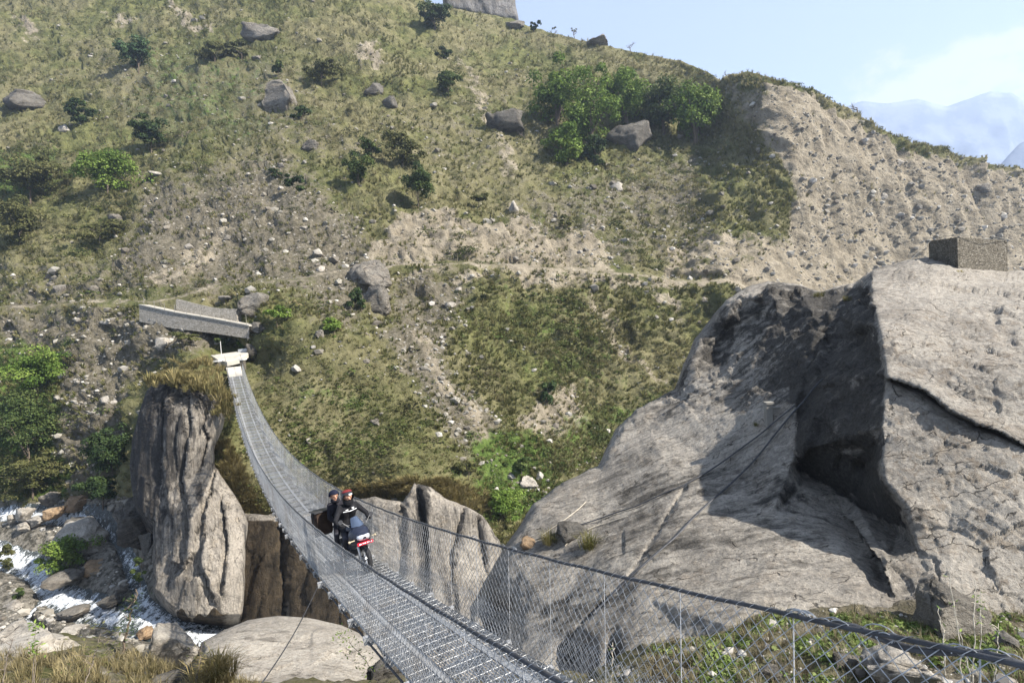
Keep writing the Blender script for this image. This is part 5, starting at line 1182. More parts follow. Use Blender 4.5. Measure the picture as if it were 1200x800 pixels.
m = MB(); m.box((0.155, -0.07, 1.34), (0.008, 0.06, 0.016)); m.box((0.165, 0.07, 1.36), (0.008, 0.05, 0.03)); m.build('jacket_badges', MAT['white'], rider)
m = MB(); m.tube([(0.14, -0.16, 1.31), (0.165, 0.0, 1.30), (0.14, 0.16, 1.32)], 0.008, 6); m.build('jacket_stripe', MAT['galv'], rider)
shell((-0.42, -0.13, 1.665), 0.128, -0.15, (-0.6, 0.20), MAT['cap_blue'], 'cap', pax)
m = MB(); m.lathe([(0.09, -0.05), (0.11, 0), (0.09, 0.05)], (-0.43, -0.11, 1.54), (0, 0, 1), 16); m.build('collar', MAT['jacket_navy'], pax, True)
bag = broot('luggage_box', 'dark brown box strapped at the side behind the riders', 'luggage')
bag_m = loft([(-1.02, 0.17, 0.78, 1.28, .35), (-0.98, 0.19, 0.76, 1.31, .3), (-0.66, 0.19, 0.76, 1.31, .3), (-0.62, 0.17, 0.78, 1.28, .35)], 20)
for i in range(len(bag_m.v)): bag_m.v[i] = bag_m.v[i]+np.array([0, -0.36, 0.02])
bag_m.build('box_shell', MAT['box_brown'], bag, False)
m = MB(); m.box((-0.82, -0.36, 1.335), (0.46, 0.42, 0.03)); m.build('lid', MAT['black_plastic'], bag)
m = MB(); m.box((-0.82, -0.36, 1.05), (0.05, 0.392, 0.59)); m.build('strap', MAT['black_rubber'], bag)
m = MB(); m.tube([(-0.80, -0.10, 0.88), (-0.80, -0.30, 0.80)], 0.015, 6); m.tube([(-0.92, -0.06, 0.88), (-0.92, -0.30, 0.80)], 0.015, 6); part(m, 'luggage_rack', 'black_plastic')
# ---------------------------------------------------------------- vegetation
def blades_proto(n, lean=0.6, width=0.06, curve=True, seed=0):
    r_ = np.random.default_rng(seed); v = []; f = []
    for i in range(n):
        a = r_.uniform(0, 2*math.pi); ln_ = r_.uniform(0.1, lean); h = r_.uniform(0.55, 1.0); b = np.array([math.cos(a), math.sin(a), 0]); sd_ = np.array([-b[1], b[0], 0])*width*r_.uniform(0.6, 1.3)
        rt = b*r_.uniform(0, 0.22); t1 = rt+b*ln_*0.35+[0, 0, h*0.65]; t2 = rt+b*ln_+[0, 0, h*(1.0-0.25*ln_)]
        k = len(v); v += [rt-sd_, rt+sd_, t1+sd_*0.8, t1-sd_*0.8, t2]; f += [(k, k+1, k+2), (k, k+2, k+3), (k+3, k+2, k+4)]
    return np.array(v), np.array(f)
def leaf_proto(n, size=0.28, seed=0, flat=0.75):
    r_ = np.random.default_rng(seed); v = []; f = []
    for i in range(n):
        d_ = r_.normal(size=3); d_ /= np.linalg.norm(d_); d_[2] = abs(d_[2])*flat; c = d_*r_.uniform(0.45, 1.0)**0.6*np.array([1, 1, 1]); nn_ = d_+np.array([0, 0, 0.35])+0.45*r_.normal(size=3); a = np.cross(nn_, r_.normal(size=3)); a /= np.linalg.norm(a)+1e-9; b = np.cross(nn_, a); b /= np.linalg.norm(b)+1e-9
        s = size*r_.uniform(0.6, 1.2); k = len(v); v += [c-a*s, c-b*s*0.5, c+a*s, c+b*s*0.5]; f += [(k, k+1, k+2), (k, k+2, k+3)]
    return np.array(v), np.array(f)
ICO = None
def stone_proto(seed):
    bm = bmesh.new(); bmesh.ops.create_icosphere(bm, subdivisions=1, radius=1.0); r_ = np.random.default_rng(seed)
    v = np.array([x.co[:] for x in bm.verts])*r_.uniform(0.65, 1.15, (len(bm.verts), 1)); f = np.array([[x.index for x in q.verts] for q in bm.faces]); bm.free(); return v*np.array([1, .8, .65]), f
def replicate(protos, pos, scale, tint, nrm=None, tilt=0.0, vjit=0.12, seed=0, zs=None):
    """merges copies of the prototype meshes at pos; returns verts, faces, tints"""
    r_ = np.random.default_rng(seed); N = len(pos); which = r_.integers(0, len(protos), N); vs, fs, ts = [], [], []; base_ = 0
    ang = r_.uniform(0, 2*math.pi, N); 
    for k, (pv, pf_) in enumerate(protos):
        m = np.where(which == k)[0]
        if not len(m): continue
        c, s = np.cos(ang[m])[:, None], np.sin(ang[m])[:, None]; sc = scale[m][:, None]; szz = (zs[m][:, None] if zs is not None else sc)
        x = (pv[None, :, 0]*c-pv[None, :, 1]*s)*sc; y = (pv[None, :, 0]*s+pv[None, :, 1]*c)*sc; z = np.broadcast_to(pv[None, :, 2], x.shape)*szz
        q = np.stack([x, y, z], -1)
        if nrm is not None and tilt: q = q+(nrm[m]*np.array([1, 1, 0.0]))[:, None]*z[..., None]*tilt
        q = q+pos[m][:, None]; nvp = len(pv)
        tv = np.repeat(tint[m][:, None], nvp, 1)*(1+vjit*r_.normal(size=(len(m), nvp, 1)))
        ff = pf_[None]+(base_+np.arange(len(m))*nvp)[:, None, None]
        vs.append(q.reshape(-1, 3)); fs.append(ff.reshape(-1, 3)); ts.append(np.clip(tv, 0.005, 1).reshape(-1, 3)); base_ += len(m)*nvp
    return np.concatenate(vs), np.concatenate(fs), np.concatenate(ts)
def sample(H, W, n, seed):
    """n random surface points with probability W per grid cell"""
    r_ = np.random.default_rng(seed); w_ = np.clip(W[:-1, :-1], 0, None).ravel().astype(float); w_ /= w_.sum(); idx = r_.choice(len(w_), n, p=w_); m = W.shape[1]-1
    i, j = idx//m, idx % m; a, b = r_.random(n)[:, None], r_.random(n)[:, None]; V = H['V']
    p_ = (V[i, j]*(1-a)+V[i+1, j]*a)*(1-b)+(V[i, j+1]*(1-a)+V[i+1, j+1]*a)*b
    return p_, H['N'][i, j], i, j
def lerp_tint(cols, n, r_, pos=None, fr=0.08, seed=0):
    """picks tints between the given colours with clustered variation"""
    cols = np.array(cols); t = r_.random(n) if pos is None else np.clip(0.5+1.5*fbm(pos*fr, 3, seed)+0.25*r_.normal(size=n), 0, 0.999)
    x = t*(len(cols)-1); k = np.minimum(x.astype(int), len(cols)-2); fr_ = (x-k)[:, None]; return cols[k]*(1-fr_)+cols[k+1]*fr_
Hs, Hc, Hg, Hw, Hcl, Ht = HILL['soil'], HILL['scree'], HILL['green'], HILL['wet'], HILL['cliff'], HILL['turf']
pn = HILL['V']; nz1 = fbm(pn*0.09, 4, 101, 0.55); nz2 = fbm(pn*0.035, 3, 102, 0.5)
vis = ((HILL['U'] > -60) & (HILL['U'] < 1260) & (HILL['VV'] > -25)).astype(float)
okland = (np.hypot((HILL['U']-270)/22, (HILL['VV']-428)/20) > 1)*(np.abs(HILL['VV']-vt) > 2.5)
gap = 1-0.9*((HILL['U'] > 163) & (HILL['U'] < 292) & (HILL['VV'] > 348) & (HILL['VV'] < 402))
grassW = vis*okland*gap*(1-0.92*np.clip(Hs, 0, 1))*(1-0.9*Hc)*(1-Hw)*np.clip(0.45+1.6*nz1+0.6*nz2, 0.03, 1.3)*(1-0.9*Hcl*(1-Ht)*sstep(0.3, 0.7, Hs))
r1 = np.random.default_rng(31)
tuft = [blades_proto(13, 0.75, 0.055, True, s) for s in range(5)]
N1 = 30000; p1, nn1, i1, j1 = sample(HILL, grassW, N1, 5)
spur = (poly_sd(HILL['U'][i1, j1], HILL['VV'][i1, j1], [(180,430),(300,370),(440,420),(570,570),(440,600),(280,600),(240,470)]) > 0)
sz1 = r1.uniform(0.35, 0.95, N1)*np.where(spur, 0.62, 1.0)*np.interp(p1 @ AF, [45, 80, 190], [0.75, 1.0, 1.35])
t1 = lerp_tint([(0.075, 0.082, 0.024), (0.125, 0.122, 0.044), (0.18, 0.165, 0.075), (0.24, 0.21, 0.11)], N1, r1, p1, 0.06, 7)*r1.uniform(0.85, 1.4, (N1, 1))
V_, F_g, T_ = replicate(tuft, p1-nn1*0.05, sz1, t1, nn1, 0.5, 0.15, 3)
tag(link('grass', mesh_np('grass', V_, F_g, MAT['grass'], True, {'tint': T_})), kind='stuff')
shr = [leaf_proto(34, 0.22, s) for s in range(6)]
shrW = vis*okland*gap*(1-0.9*Hs)*(1-0.6*Hc)*(1-Hw)*np.clip(2.2*fbm(pn*0.16, 4, 111, 0.6)+0.25+0.9*Hg, 0, 2)*(1-0.93*Hcl*(1-Ht))
N2 = 17000; p2, nn2, i2, j2 = sample(HILL, shrW, N2, 6); g2_ = np.clip(Hg[i2, j2]*1.2+0.3*r1.normal(size=N2), 0, 1)[:, None]
sz2 = np.exp(r1.normal(-0.95, 0.42, N2))*np.interp(p2 @ AF, [45, 80, 190], [0.7, 1.0, 1.5]); sz2 = np.clip(sz2, 0.12, 1.9)
t2_ = lerp_tint([(0.048, 0.055, 0.018), (0.080, 0.085, 0.028), (0.120, 0.118, 0.044), (0.150, 0.126, 0.064)], N2, r1, p2, 0.12, 9)*(1-g2_)+lerp_tint([(0.045, 0.075, 0.014), (0.085, 0.125, 0.026)], N2, r1)*g2_
V_, F_g, T_ = replicate(shr, p2-nn2*0.12*sz2[:, None], sz2, t2_*r1.uniform(0.75, 1.25, (N2, 1)), nn2, 0.3, 0.18, 4, sz2*r1.uniform(0.6, 1.1, N2))
tag(link('low_shrubs', mesh_np('low_shrubs', V_, F_g, MAT['leaf'], False, {'tint': T_})), kind='stuff')
scr = [leaf_proto(110, 0.12, 70+s, 0.6) for s in range(6)]
scW = vis*okland*gap*(1-Hs)*(1-0.75*Hc)*(1-Hw)*(1-Hcl)*np.clip(3.2*fbm(pn*0.07, 4, 171, 0.6)-0.1+0.35*Hg, 0, 1.5)*sstep(52, 75, pn @ AF)
Ns = 1300; ps_, nns, is_, js_ = sample(HILL, scW, Ns, 26); szs = np.clip(np.exp(r1.normal(0.1, 0.4, Ns)), 0.5, 2.6)*np.interp(ps_ @ AF, [45, 80, 190], [0.6, 0.9, 1.3])
V_, F_g, T_ = replicate(scr, ps_-nns*0.2*szs[:, None], szs, lerp_tint([(0.036, 0.046, 0.015), (0.060, 0.072, 0.020), (0.090, 0.098, 0.030), (0.115, 0.100, 0.050)], Ns, r1, ps_, 0.1, 29)*r1.uniform(0.75, 1.3, (Ns, 1)), nns, 0.3, 0.2, 27, szs*r1.uniform(0.6, 1.0, Ns))
tag(link('scrub', mesh_np('scrub', V_, F_g, MAT['leaf'], False, {'tint': T_})), kind='stuff')
sto = [stone_proto(s) for s in range(8)]
stW = vis*okland*(0.25*Hs+1.0*Hc+0.04+1.5*Hw*(HILL['chan'] < 0.3)+0.22*Hcl)*np.clip(0.5+1.8*fbm(pn*0.15, 3, 121, 0.5), 0.05, 1.5)
N3 = 16000; p3, nn3, i3, j3 = sample(HILL, stW, N3, 8); sz3 = np.clip(np.exp(r1.normal(-1.95, 0.72, N3)), 0.05, 1.1)*np.interp(p3 @ AF, [45, 80, 190], [0.8, 1.0, 1.5])
t3 = lerp_tint([(0.14, 0.12, 0.095), (0.22, 0.20, 0.165), (0.28, 0.26, 0.22), (0.38, 0.355, 0.315)], N3, r1)*r1.uniform(0.7, 1.15, (N3, 1))
V_, F_g, T_ = replicate(sto, p3+nn3*0.05*sz3[:, None], sz3, t3, None, 0, 0.04, 5)
tag(link('scree_stones', mesh_np('scree_stones', V_, F_g, MAT['stones'], False, {'tint': T_})), kind='stuff')

# ---- near bank: dry grass on the left, weeds and herbs under the bridge mesh on the right
bu, bvv = BANK['U'], BANK['VV']
left = ((bu > -120) & (bu < 300) & (bvv > 768) & (bvv < 980))*np.clip(0.5+1.5*fbm(BANK['V']*0.6, 3, 131), 0.05, 1.5)
fine = [blades_proto(16, 0.7, 0.018, True, 40+s) for s in range(5)]
N4 = 1900; p4, nn4, _, _ = sample(BANK, left, N4, 11); t4 = lerp_tint([(0.10, 0.085, 0.035), (0.20, 0.165, 0.08), (0.32, 0.265, 0.15)], N4, r1)
V_, F_g, T_ = replicate(fine, p4, r1.uniform(0.18, 0.55, N4), t4*r1.uniform(0.7, 1.2, (N4, 1)), None, 0, 0.15, 12)
tag(link('dry_grass', mesh_np('dry_grass', V_, F_g, MAT['grass'], True, {'tint': T_})), kind='stuff')
rightW = ((bu > 760) & (bu < 1330) & (bvv > 722) & (bvv < 950))*np.clip(0.4+1.8*fbm(BANK['V']*1.1, 3, 141), 0.0, 1.5)
N5 = 1500; p5, nn5, i5, j5 = sample(BANK, rightW, N5, 13); t5 = lerp_tint([(0.11, 0.09, 0.055), (0.20, 0.17, 0.10), (0.30, 0.26, 0.17)], N5, r1)
V_, F_g, T_ = replicate(fine, p5, r1.uniform(0.06, 0.30, N5), t5*r1.uniform(0.7, 1.2, (N5, 1)), None, 0, 0.15, 14)
tag(link('dry_weeds', mesh_np('dry_weeds', V_, F_g, MAT['grass'], True, {'tint': T_})), kind='stuff')
herbW = rightW*np.clip(2.5*fbm(BANK['V']*0.8, 3, 151)+0.35, 0, 1)*sstep(1250, 1100, bu)
N6 = 4200; p6, nn6, _, _ = sample(BANK, herbW, N6, 15); herb = [leaf_proto(16, 0.42, 60+s) for s in range(5)]
V_, F_g, T_ = replicate(herb, p6, r1.uniform(0.035, 0.13, N6), lerp_tint([(0.07, 0.10, 0.022), (0.14, 0.19, 0.05), (0.22, 0.25, 0.09)], N6, r1), None, 0, 0.15, 16)
tag(link('low_herbs', mesh_np('low_herbs', V_, F_g, MAT['leaf'], False, {'tint': T_})), kind='stuff')
gravW = ((bu > 640) & (bu < 1400) & (bvv > 716) & (bvv < 950)); N7 = 1500; p7, nn7, _, _ = sample(BANK, gravW*np.interp(bu, [640, 1100, 1180], [0.3, 0.5, 1.4]), N7, 17)
V_, F_g, T_ = replicate(sto, p7, np.clip(np.exp(r1.normal(-3.1, 0.6, N7)), 0.015, 0.2), lerp_tint([(0.16, 0.14, 0.12), (0.28, 0.26, 0.23), (0.42, 0.40, 0.36)], N7, r1), None, 0, 0.04, 18)
tag(link('bank_gravel', mesh_np('bank_gravel', V_, F_g, MAT['stones'], False, {'tint': T_})), kind='stuff')

# ---- shrubs and trees as things
def crown_mesh(name, rad, nclump, nleaf, leaf, cols, seed, droop=0.0):
    r_ = np.random.default_rng(seed); lob = r_.uniform(0.6, 1.15, 5); rx, ry, rz_ = rad; P_, T2, K_ = [], [], []
    for c in range(nclump):
        d_ = r_.normal(size=3); d_ /= np.linalg.norm(d_); cc = d_*r_.uniform(0.3, 0.95)*lob[c % 5]; cr_ = r_.uniform(0.15, 0.40); tt_ = r_.random(); k = r_.normal(size=(nleaf, 3)); k /= np.linalg.norm(k, axis=1)[:, None]
        k[:, 2] = np.where(k[:, 2] < -0.3, -k[:, 2], k[:, 2]); q = cc+k*cr_*r_.uniform(0.55, 1.05, (nleaf, 1)); P_.append(q); K_.append(k); T2.append(np.clip(tt_+0.22*r_.normal(size=nleaf), 0, 0.999))
    q = np.concatenate(P_)*np.array(rad); t_ = np.concatenate(T2); n = len(q); q[:, 2] -= droop*np.hypot(q[:, 0], q[:, 1])**2
    cols = np.array(cols); x = t_*(len(cols)-1); kk = np.minimum(x.astype(int), len(cols)-2); tint = cols[kk]*(1-(x-kk)[:, None])+cols[kk+1]*(x-kk)[:, None]; tint = tint*r_.uniform(0.7, 1.3, (n, 1))
    kn = np.concatenate(K_)+np.array([0, 0, 0.3])+0.5*r_.normal(size=(n, 3)); a = np.cross(kn, r_.normal(size=(n, 3))); a /= np.linalg.norm(a, axis=1)[:, None]; b = np.cross(kn, a); b /= np.linalg.norm(b, axis=1)[:, None]; s = leaf*r_.uniform(0.6, 1.3, (n, 1))
    v = np.stack([q-a*s, q-b*s*0.55, q+a*s, q+b*s*0.55], 1).reshape(-1, 3); F = np.arange(n)[:, None]*4+np.arange(4)[None]
    return mesh_np(name, v, F, MAT['leaf'], False, {'tint': np.repeat(tint, 4, 0)})
GREENS = {'bright': [(0.062, 0.105, 0.017), (0.115, 0.175, 0.030), (0.165, 0.22, 0.045)], 'mid': [(0.032, 0.052, 0.015), (0.062, 0.090, 0.025), (0.098, 0.122, 0.036)],
          'dark': [(0.018, 0.034, 0.012), (0.036, 0.060, 0.019), (0.058, 0.085, 0.026)], 'olive': [(0.055, 0.060, 0.020), (0.085, 0.090, 0.030), (0.125, 0.120, 0.045)], 'blue': [(0.026, 0.050, 0.024), (0.048, 0.085, 0.036), (0.07, 0.11, 0.045)]}
def plant(name, u, v, wpx, hpx, tone, label, cat, seed, d=None, trunk=True, dens=1.0, group=None, leafpx=2.1, cl=None):
    if d is None: p0, n0 = hill_at(u, v+hpx*0.42); d = float(p0 @ AF)-0.12*wpx*float(p0 @ AF)/FPX
    rx, rz_ = wpx*d/FPX/2, hpx*d/FPX/2; c = P(u, v, d); root = empty(name, tuple(c-np.array([0, 0, rz_]))); tag(root, label, cat, group)
    area = wpx*hpx; ncl = cl or int(np.clip(area/75, 8, 46)); nl = int(np.clip(area*1.9*dens/ncl, 22, 170)); leaf = leafpx*d/FPX/2*1.35
    me = crown_mesh('crown' if trunk else 'foliage', (rx*1.08, max(rx, rz_)*0.85, rz_*1.05), ncl, nl, leaf, GREENS[tone], seed); o = link('crown' if trunk else 'foliage', me, root); o.location = (0, 0, rz_)
    m = MB(); r_ = np.random.default_rng(seed+5); tr = max(rx, rz_)*(0.06 if trunk else 0.022)
    nb_ = 5 if trunk else 4
    m.tube([(0, 0, -rz_*0.5), (0.05*rx, 0, rz_*0.3), (0.0, 0.05*rx, rz_*0.9)], [tr*1.2, tr, tr*0.6], 6)
    for k in range(nb_):
        a = r_.uniform(0, 6.28); e = np.array([math.cos(a)*rx*0.65, math.sin(a)*rx*0.6, rz_*r_.uniform(0.9, 1.6)]); m.tube([(0.03*rx, 0, rz_*r_.uniform(0.1, 0.6)), e*[0.5, 0.5, 0.75], e], [tr*0.6, tr*0.4, tr*0.15], 5)
    m.build('trunk' if trunk else 'stems', MAT['bark'], root); return root
TREES = [(650,112,58,72,'bright','leftmost broad tree of the grove on the slope, above the dark rock face'),(690,128,62,84,'bright','tall dense tree in the left half of the grove, left of the dark boulder'),(731,112,58,74,'bright','tree in the middle of the grove standing above the dark boulder'),
 (775,124,52,60,'mid','darker low tree in the right half of the grove'),(812,128,58,78,'bright','bright green rounded tree at the right end of the grove'),(662,170,48,42,'bright','small tree hanging below the left end of the grove'),(698,172,38,34,'dark','small dark tree under the grove, close to the dark boulder')]
for i, (u, v, w_, h, tone, lab) in enumerate(TREES): plant('tree', u, v, w_*1.15, h*1.08, tone, lab, 'tree', 900+i, group='trees of the grove', dens=2.1, leafpx=2.5)
BUSH = [(160,63,40,46,'blue','round dark green bush high on the left slope, standing alone'),(122,196,82,66,'bright','large bright green bush on the left slope'),(175,155,50,36,'dark','dark green bush right above the large bright green bush'),
 (93,133,40,32,'dark','dark scrubby bush left of the dark green bush on the slope'),(325,78,20,22,'mid','small green bush growing on top of the blocky boulder'),(352,134,28,22,'dark','low dark bush at the right foot of the blocky boulder'),
 (345,216,34,24,'dark','low dark green bush alone on the grey scree'),(322,201,18,12,'dark','tiny dark bush beside the low dark green one on the scree'),(419,198,32,46,'mid','leftmost bush of the central group, dark and upright'),
 (433,172,30,34,'mid','upper bush of the central group, next to the upright one'),(470,175,46,46,'olive','olive bush at the right of the central group'),(488,216,42,52,'mid','lowest bush of the central group, above the pale road cut'),
 (524,97,38,34,'mid','green bush below the skyline on the dry yellowish slope'),(508,20,50,34,'dark','dark bush just under the skyline crag'),(422,352,26,30,'dark','dark bush squeezed against the very large pale slab boulder'),
 (40,434,82,56,'bright','bright green bush at the left edge above the stream valley'),(28,500,100,90,'mid','big mid-green tree-like bush at the left edge, below the bright one'),(35,556,90,44,'olive','olive scrub at the left edge just above the stream'),
 (128,528,64,56,'dark','dark green bush at the left foot of the rock pillar'),(118,572,60,38,'dark','very dark bush low beside the pillar, above the stream boulders'),(323,369,34,26,'bright','bright green bush on the spur above the bridge landing'),
 (390,382,36,24,'bright','bright green low bush at the top of the grassy spur'),(222,394,44,13,'olive','low olive weeds along the foot of the stone retaining wall'),(266,399,34,14,'mid','low green bush at the foot of the lower end of the stone retaining wall'),(281,403,18,14,'bright','small bright green bush immediately behind the bridge landing'),(589,590,52,44,'bright','bright green bush in the ravine between the gorge wall and the great outcrop'),
 (548,545,36,26,'olive','olive bush at the top right of the gorge wall'),(610,545,36,22,'mid','green bush higher up in the ravine beside the outcrop'),(640,457,24,36,'dark','dark green bush at the head of the small pale bare patch'),
 (78,650,62,46,'bright','grassy green bush in front of the large pale stream boulder'),(20,699,22,16,'mid','small green bush beside the white rapids at the left'),(8,652,26,24,'olive','olive bush at the left shore of the stream'),
 (115,268,58,24,'olive','wide olive bush under the large bright green bush'),(20,258,54,52,'olive','olive thicket at the left edge of the slope'),(32,206,78,50,'olive','pale green thicket at the left edge, left of the large bright bush'),
 (520,60,28,16,'dark','small dark bush on the dry slope beneath the skyline bush'),(664,262,22,16,'olive','small olive bush just above the pale road cut'),(560,232,30,14,'olive','dry olive bush over the left part of the road cut'),
 (570,345,26,16,'olive','low olive bush at the upper left of the green gully slope'),(250,60,40,26,'olive','olive bush beside the round dark green one, high on the slope'),(282,58,34,20,'olive','dry bush left of the large pale grey boulder'),
 (375,82,46,30,'olive','brownish bush right of the blocky boulder'),(625,30,14,16,'dark','small dark bush standing on the skyline right of the crag'),(752,494,30,18,'bright','green plants beside the top left edge of the great slab'),(165,655,20,14,'mid','small green plant by the dark water at the pillar foot'),(163,675,18,22,'mid','green plant hanging over the water at the pillar foot')]
for i, (u, v, w_, h, tone, lab) in enumerate(BUSH):
    dd_ = None
    if u in (165, 163) and v > 640: dd_ = 43.5
    plant('bush', u, v, w_, h, tone, lab, 'bush', 1000+i, trunk=False, d=dd_, dens=1.3)
def bare_tree(name, u, v, hpx, label, seed, leafy=0, lean=0.0):
    p0, n0 = hill_at(u, v); d = float(p0 @ AF); h = hpx*d/FPX; root = empty(name, tuple(p0-np.array([0, 0, h*0.1]))); tag(root, label, 'tree'); r_ = np.random.default_rng(seed); m = MB(); tips = []
    def grow(p, dv, L, r, lev):
        q = [p]; 
        for k in range(3): dv = dv+0.25*r_.normal(size=3); dv[2] = max(dv[2], 0.05); dv /= np.linalg.norm(dv); p = p+dv*L/3; q.append(p)
        m.tube(q, np.linspace(r, r*0.6, 4), 5)
        if lev == 0: tips.append(p); return
        for k in range(3 if lev > 1 else 2): a = r_.uniform(0, 6.28); nd = dv*0.7+np.array([math.cos(a), math.sin(a), 0.3])*0.75; grow(q[-1 if k == 0 else 2], nd/np.linalg.norm(nd), L*0.62, r*0.55, lev-1)
    grow(np.zeros(3), np.array([lean, 0, 1.0]), h*0.42, h*0.035, 3); m.build('trunk', MAT['deadwood'], root)
    if leafy: o = link('crown', crown_mesh('crown', (h*0.35, h*0.35, h*0.28), 8, leafy, 0.2, GREENS['olive'], seed), root); o.location = (0, 0, h*0.75)
bare_tree('bare_tree', 738, 61, 17, 'leafless pale tree on the skyline ridge between the crag and the cliff', 5); bare_tree('bare_tree', 996, 139, 26, 'dead tree with crooked branches on the turf edge of the bare cliff', 9, 0, 0.2)
bare_tree('sapling', 648, 42, 12, 'thin sapling on the skyline, first one right of the dark skyline bush', 12, 14); bare_tree('sapling', 671, 46, 14, 'thin sapling on the skyline, second one right of the dark skyline bush', 14, 16)
bare_tree('bare_shrub', 853, 92, 12, 'tiny bare shrub on the skyline at the notch beside the cliff top', 15); bare_tree('bare_shrub', 1030, 157, 12, 'bare shrub on the turf edge right of the dead tree', 17, 8); bare_tree('bare_shrub', 1060, 168, 8, 'tiny shrub on the turf edge farther right of the dead tree', 19, 8)
bare_tree('bare_tree', 208*3/3+0, 168, 34, 'leafless branching shrub on the grass near the left dark boulder', 21); bare_tree('bare_tree', 612, 160, 26, 'pale leafless shrub against the dark rock face below the grove', 23)
# ---- foreground plants
def stalk(name, pts, r, label, cat, leaves=0, leaf=0.04, tone='bright', mat='deadwood', seed=0, span=(0.0, 1.0), spread=0.06, fuzz=0):
    q = np.array([P(*p_) for p_ in pts]); root = empty(name, tuple(q[0])); tag(root, label, cat); q = q-q[0]; m = MB(); t_ = np.linspace(0, 1, 14); kk = np.linspace(0, 1, len(q)); cur = np.stack([np.interp(t_, kk, q[:, i]) for i in range(3)], 1); r_ = np.random.default_rng(seed)
    cur[1:-1] += r_.normal(size=(12, 3))*r*0.8; m.tube(cur, np.linspace(r, r*0.4, 14), 5)
    for k in range(fuzz):
        i = r_.integers(4, 13); e = cur[i]+r_.normal(size=3)*spread*np.array([1, 1, 0.6])+[0, 0, spread*0.5]; m.tube([cur[i], (cur[i]+e)/2+[0, 0, 0.01], e], [r*0.5, r*0.35, r*0.2], 4)
    m.build('stem', MAT[mat], root)
    if leaves:
        tt_ = r_.uniform(span[0], span[1], leaves); c = np.stack([np.interp(tt_, t_, cur[:, i]) for i in range(3)], 1)+r_.normal(size=(leaves, 3))*spread; a = r_.normal(size=(leaves, 3)); a[:, 2] *= 0.4; a /= np.linalg.norm(a, axis=1)[:, None]; b = np.cross(a, [0, 0, 1.0])+0.3*r_.normal(size=(leaves, 3)); b /= np.linalg.norm(b, axis=1)[:, None]; s = leaf*r_.uniform(0.6, 1.3, (leaves, 1))
        v = np.stack([c-a*s, c-a*s*0.2-b*s*0.32, c+a*s, c-a*s*0.2+b*s*0.32], 1).reshape(-1, 3); cols = np.array(GREENS[tone]); ti = cols[r_.integers(0, 3, leaves)]*1.25
        link('leaves', mesh_np('leaves', v, np.arange(leaves)[:, None]*4+np.arange(4)[None], MAT['leaf'], False, {'tint': np.repeat(ti, 4, 0)}), root)
stalk('sapling', [(143,768,19),(150,735,19.2),(155,712,19.3),(159,692,19.4)], 0.05, 'dark leggy sapling with sparse leaves in front of the rapids', 'sapling', 170, 0.07, 'dark', 'bark', 1, (0.15, 0.95), 0.17, 10)
stalk('herb', [(36,830,6.5),(40,770,6.6),(42,730,6.6)], 0.006, 'tall thin herb with green leaf whorls at the lower left', 'plant', 40, 0.035, 'bright', 'deadwood', 2, (0.9, 1.0), 0.035)
stalk('herb', [(37,830,6.4),(41,785,6.5),(42,755,6.5)], 0.006, 'short thin herb with green leaf whorls just below the tall one at the lower left', 'plant', 34, 0.035, 'bright', 'deadwood', 3, (0.8, 1.0), 0.04)
stalk('dry_stalk', [(2,810,7),(8,770,7.1),(15,748,7.1)], 0.008, 'brown dry flower stalk in the lower left corner', 'plant', 0, 0, 'olive', 'deadwood', 4, fuzz=10)
stalk('shrublet', [(100,800,10.5),(112,765,10.8),(118,742,10.9)], 0.012, 'loose green shrub with reddish stems in the near grass', 'plant', 150, 0.05, 'olive', 'deadwood', 5, (0.3, 1.0), 0.2, 8)
stalk('herb_sprig', [(452,820,8.2),(436,785,8.4),(418,760,8.5),(396,742,8.6)], 0.007, 'sprawling green sprig in front of the big smooth boulder', 'plant', 120, 0.032, 'bright', 'deadwood', 6, (0.3, 1.0), 0.085, 8)
stalk('shrublet', [(228,800,15),(236,770,15.2),(232,752,15.3)], 0.012, 'thin twiggy shrub between the cream boulder and the golden tussock', 'plant', 60, 0.05, 'olive', 'deadwood', 7, (0.4, 1.0), 0.25, 14)
for k, (u0, v0, u1, v1, d, lab) in enumerate([(1108,790,1100,712,6.0,'dry reed leaning left in front of the brown-grey block'),(1138,800,1118,716,6.1,'dry reed slanting across the middle of the brown-grey block'),(1140,800,1141,678,6.1,'tallest dry reed, upright at the right edge of the brown-grey block'),(1147,800,1149,690,6.2,'upright thin reed with a few green leaves right of the tallest one'),(1164,800,1170,730,6.2,'short reed with green tip at the right of the near slope'),(1128,800,1112,668,6.3,'thin long reed crossing above the brown-grey block'),(714,808,718,752,7.6,'dry stem rising in the dark hollow beside the bridge mesh')]):
    stalk('dry_reed', [(u0, v0, d), ((u0+u1)/2+2, (v0+v1)/2, d), (u1, v1, d+0.1)], 0.0085, lab, 'reed', 22 if 'green' in lab else 4, 0.028, 'bright', 'rope', 20+k, (0.6, 1.0), 0.03, 6)
def tussock(u, v, wpx, d, label, cols, seed, n=7, k=26):
    r_ = np.random.default_rng(seed); w_ = wpx*d/FPX; pos = np.array([P(u, v, d)]*n)+r_.normal(size=(n, 3))*w_*0.12*np.array([1, 1, 0]); V2, F2_, T2 = replicate([blades_proto(k, 0.95, 0.013, True, seed+s) for s in range(3)], pos-np.array(P(u, v, d)), r_.uniform(0.45, 0.7, n)*w_, np.array(cols)[r_.integers(0, len(cols), n)], None, 0, 0.2, seed)
    o = link('grass_tussock', mesh_np('grass_tussock', V2, F2_, MAT['grass'], True, {'tint': T2})); o.location = tuple(P(u, v, d)); tag(o, label, 'grass tussock')
gold = [(0.26, 0.20, 0.08), (0.20, 0.17, 0.06), (0.32, 0.26, 0.12)]
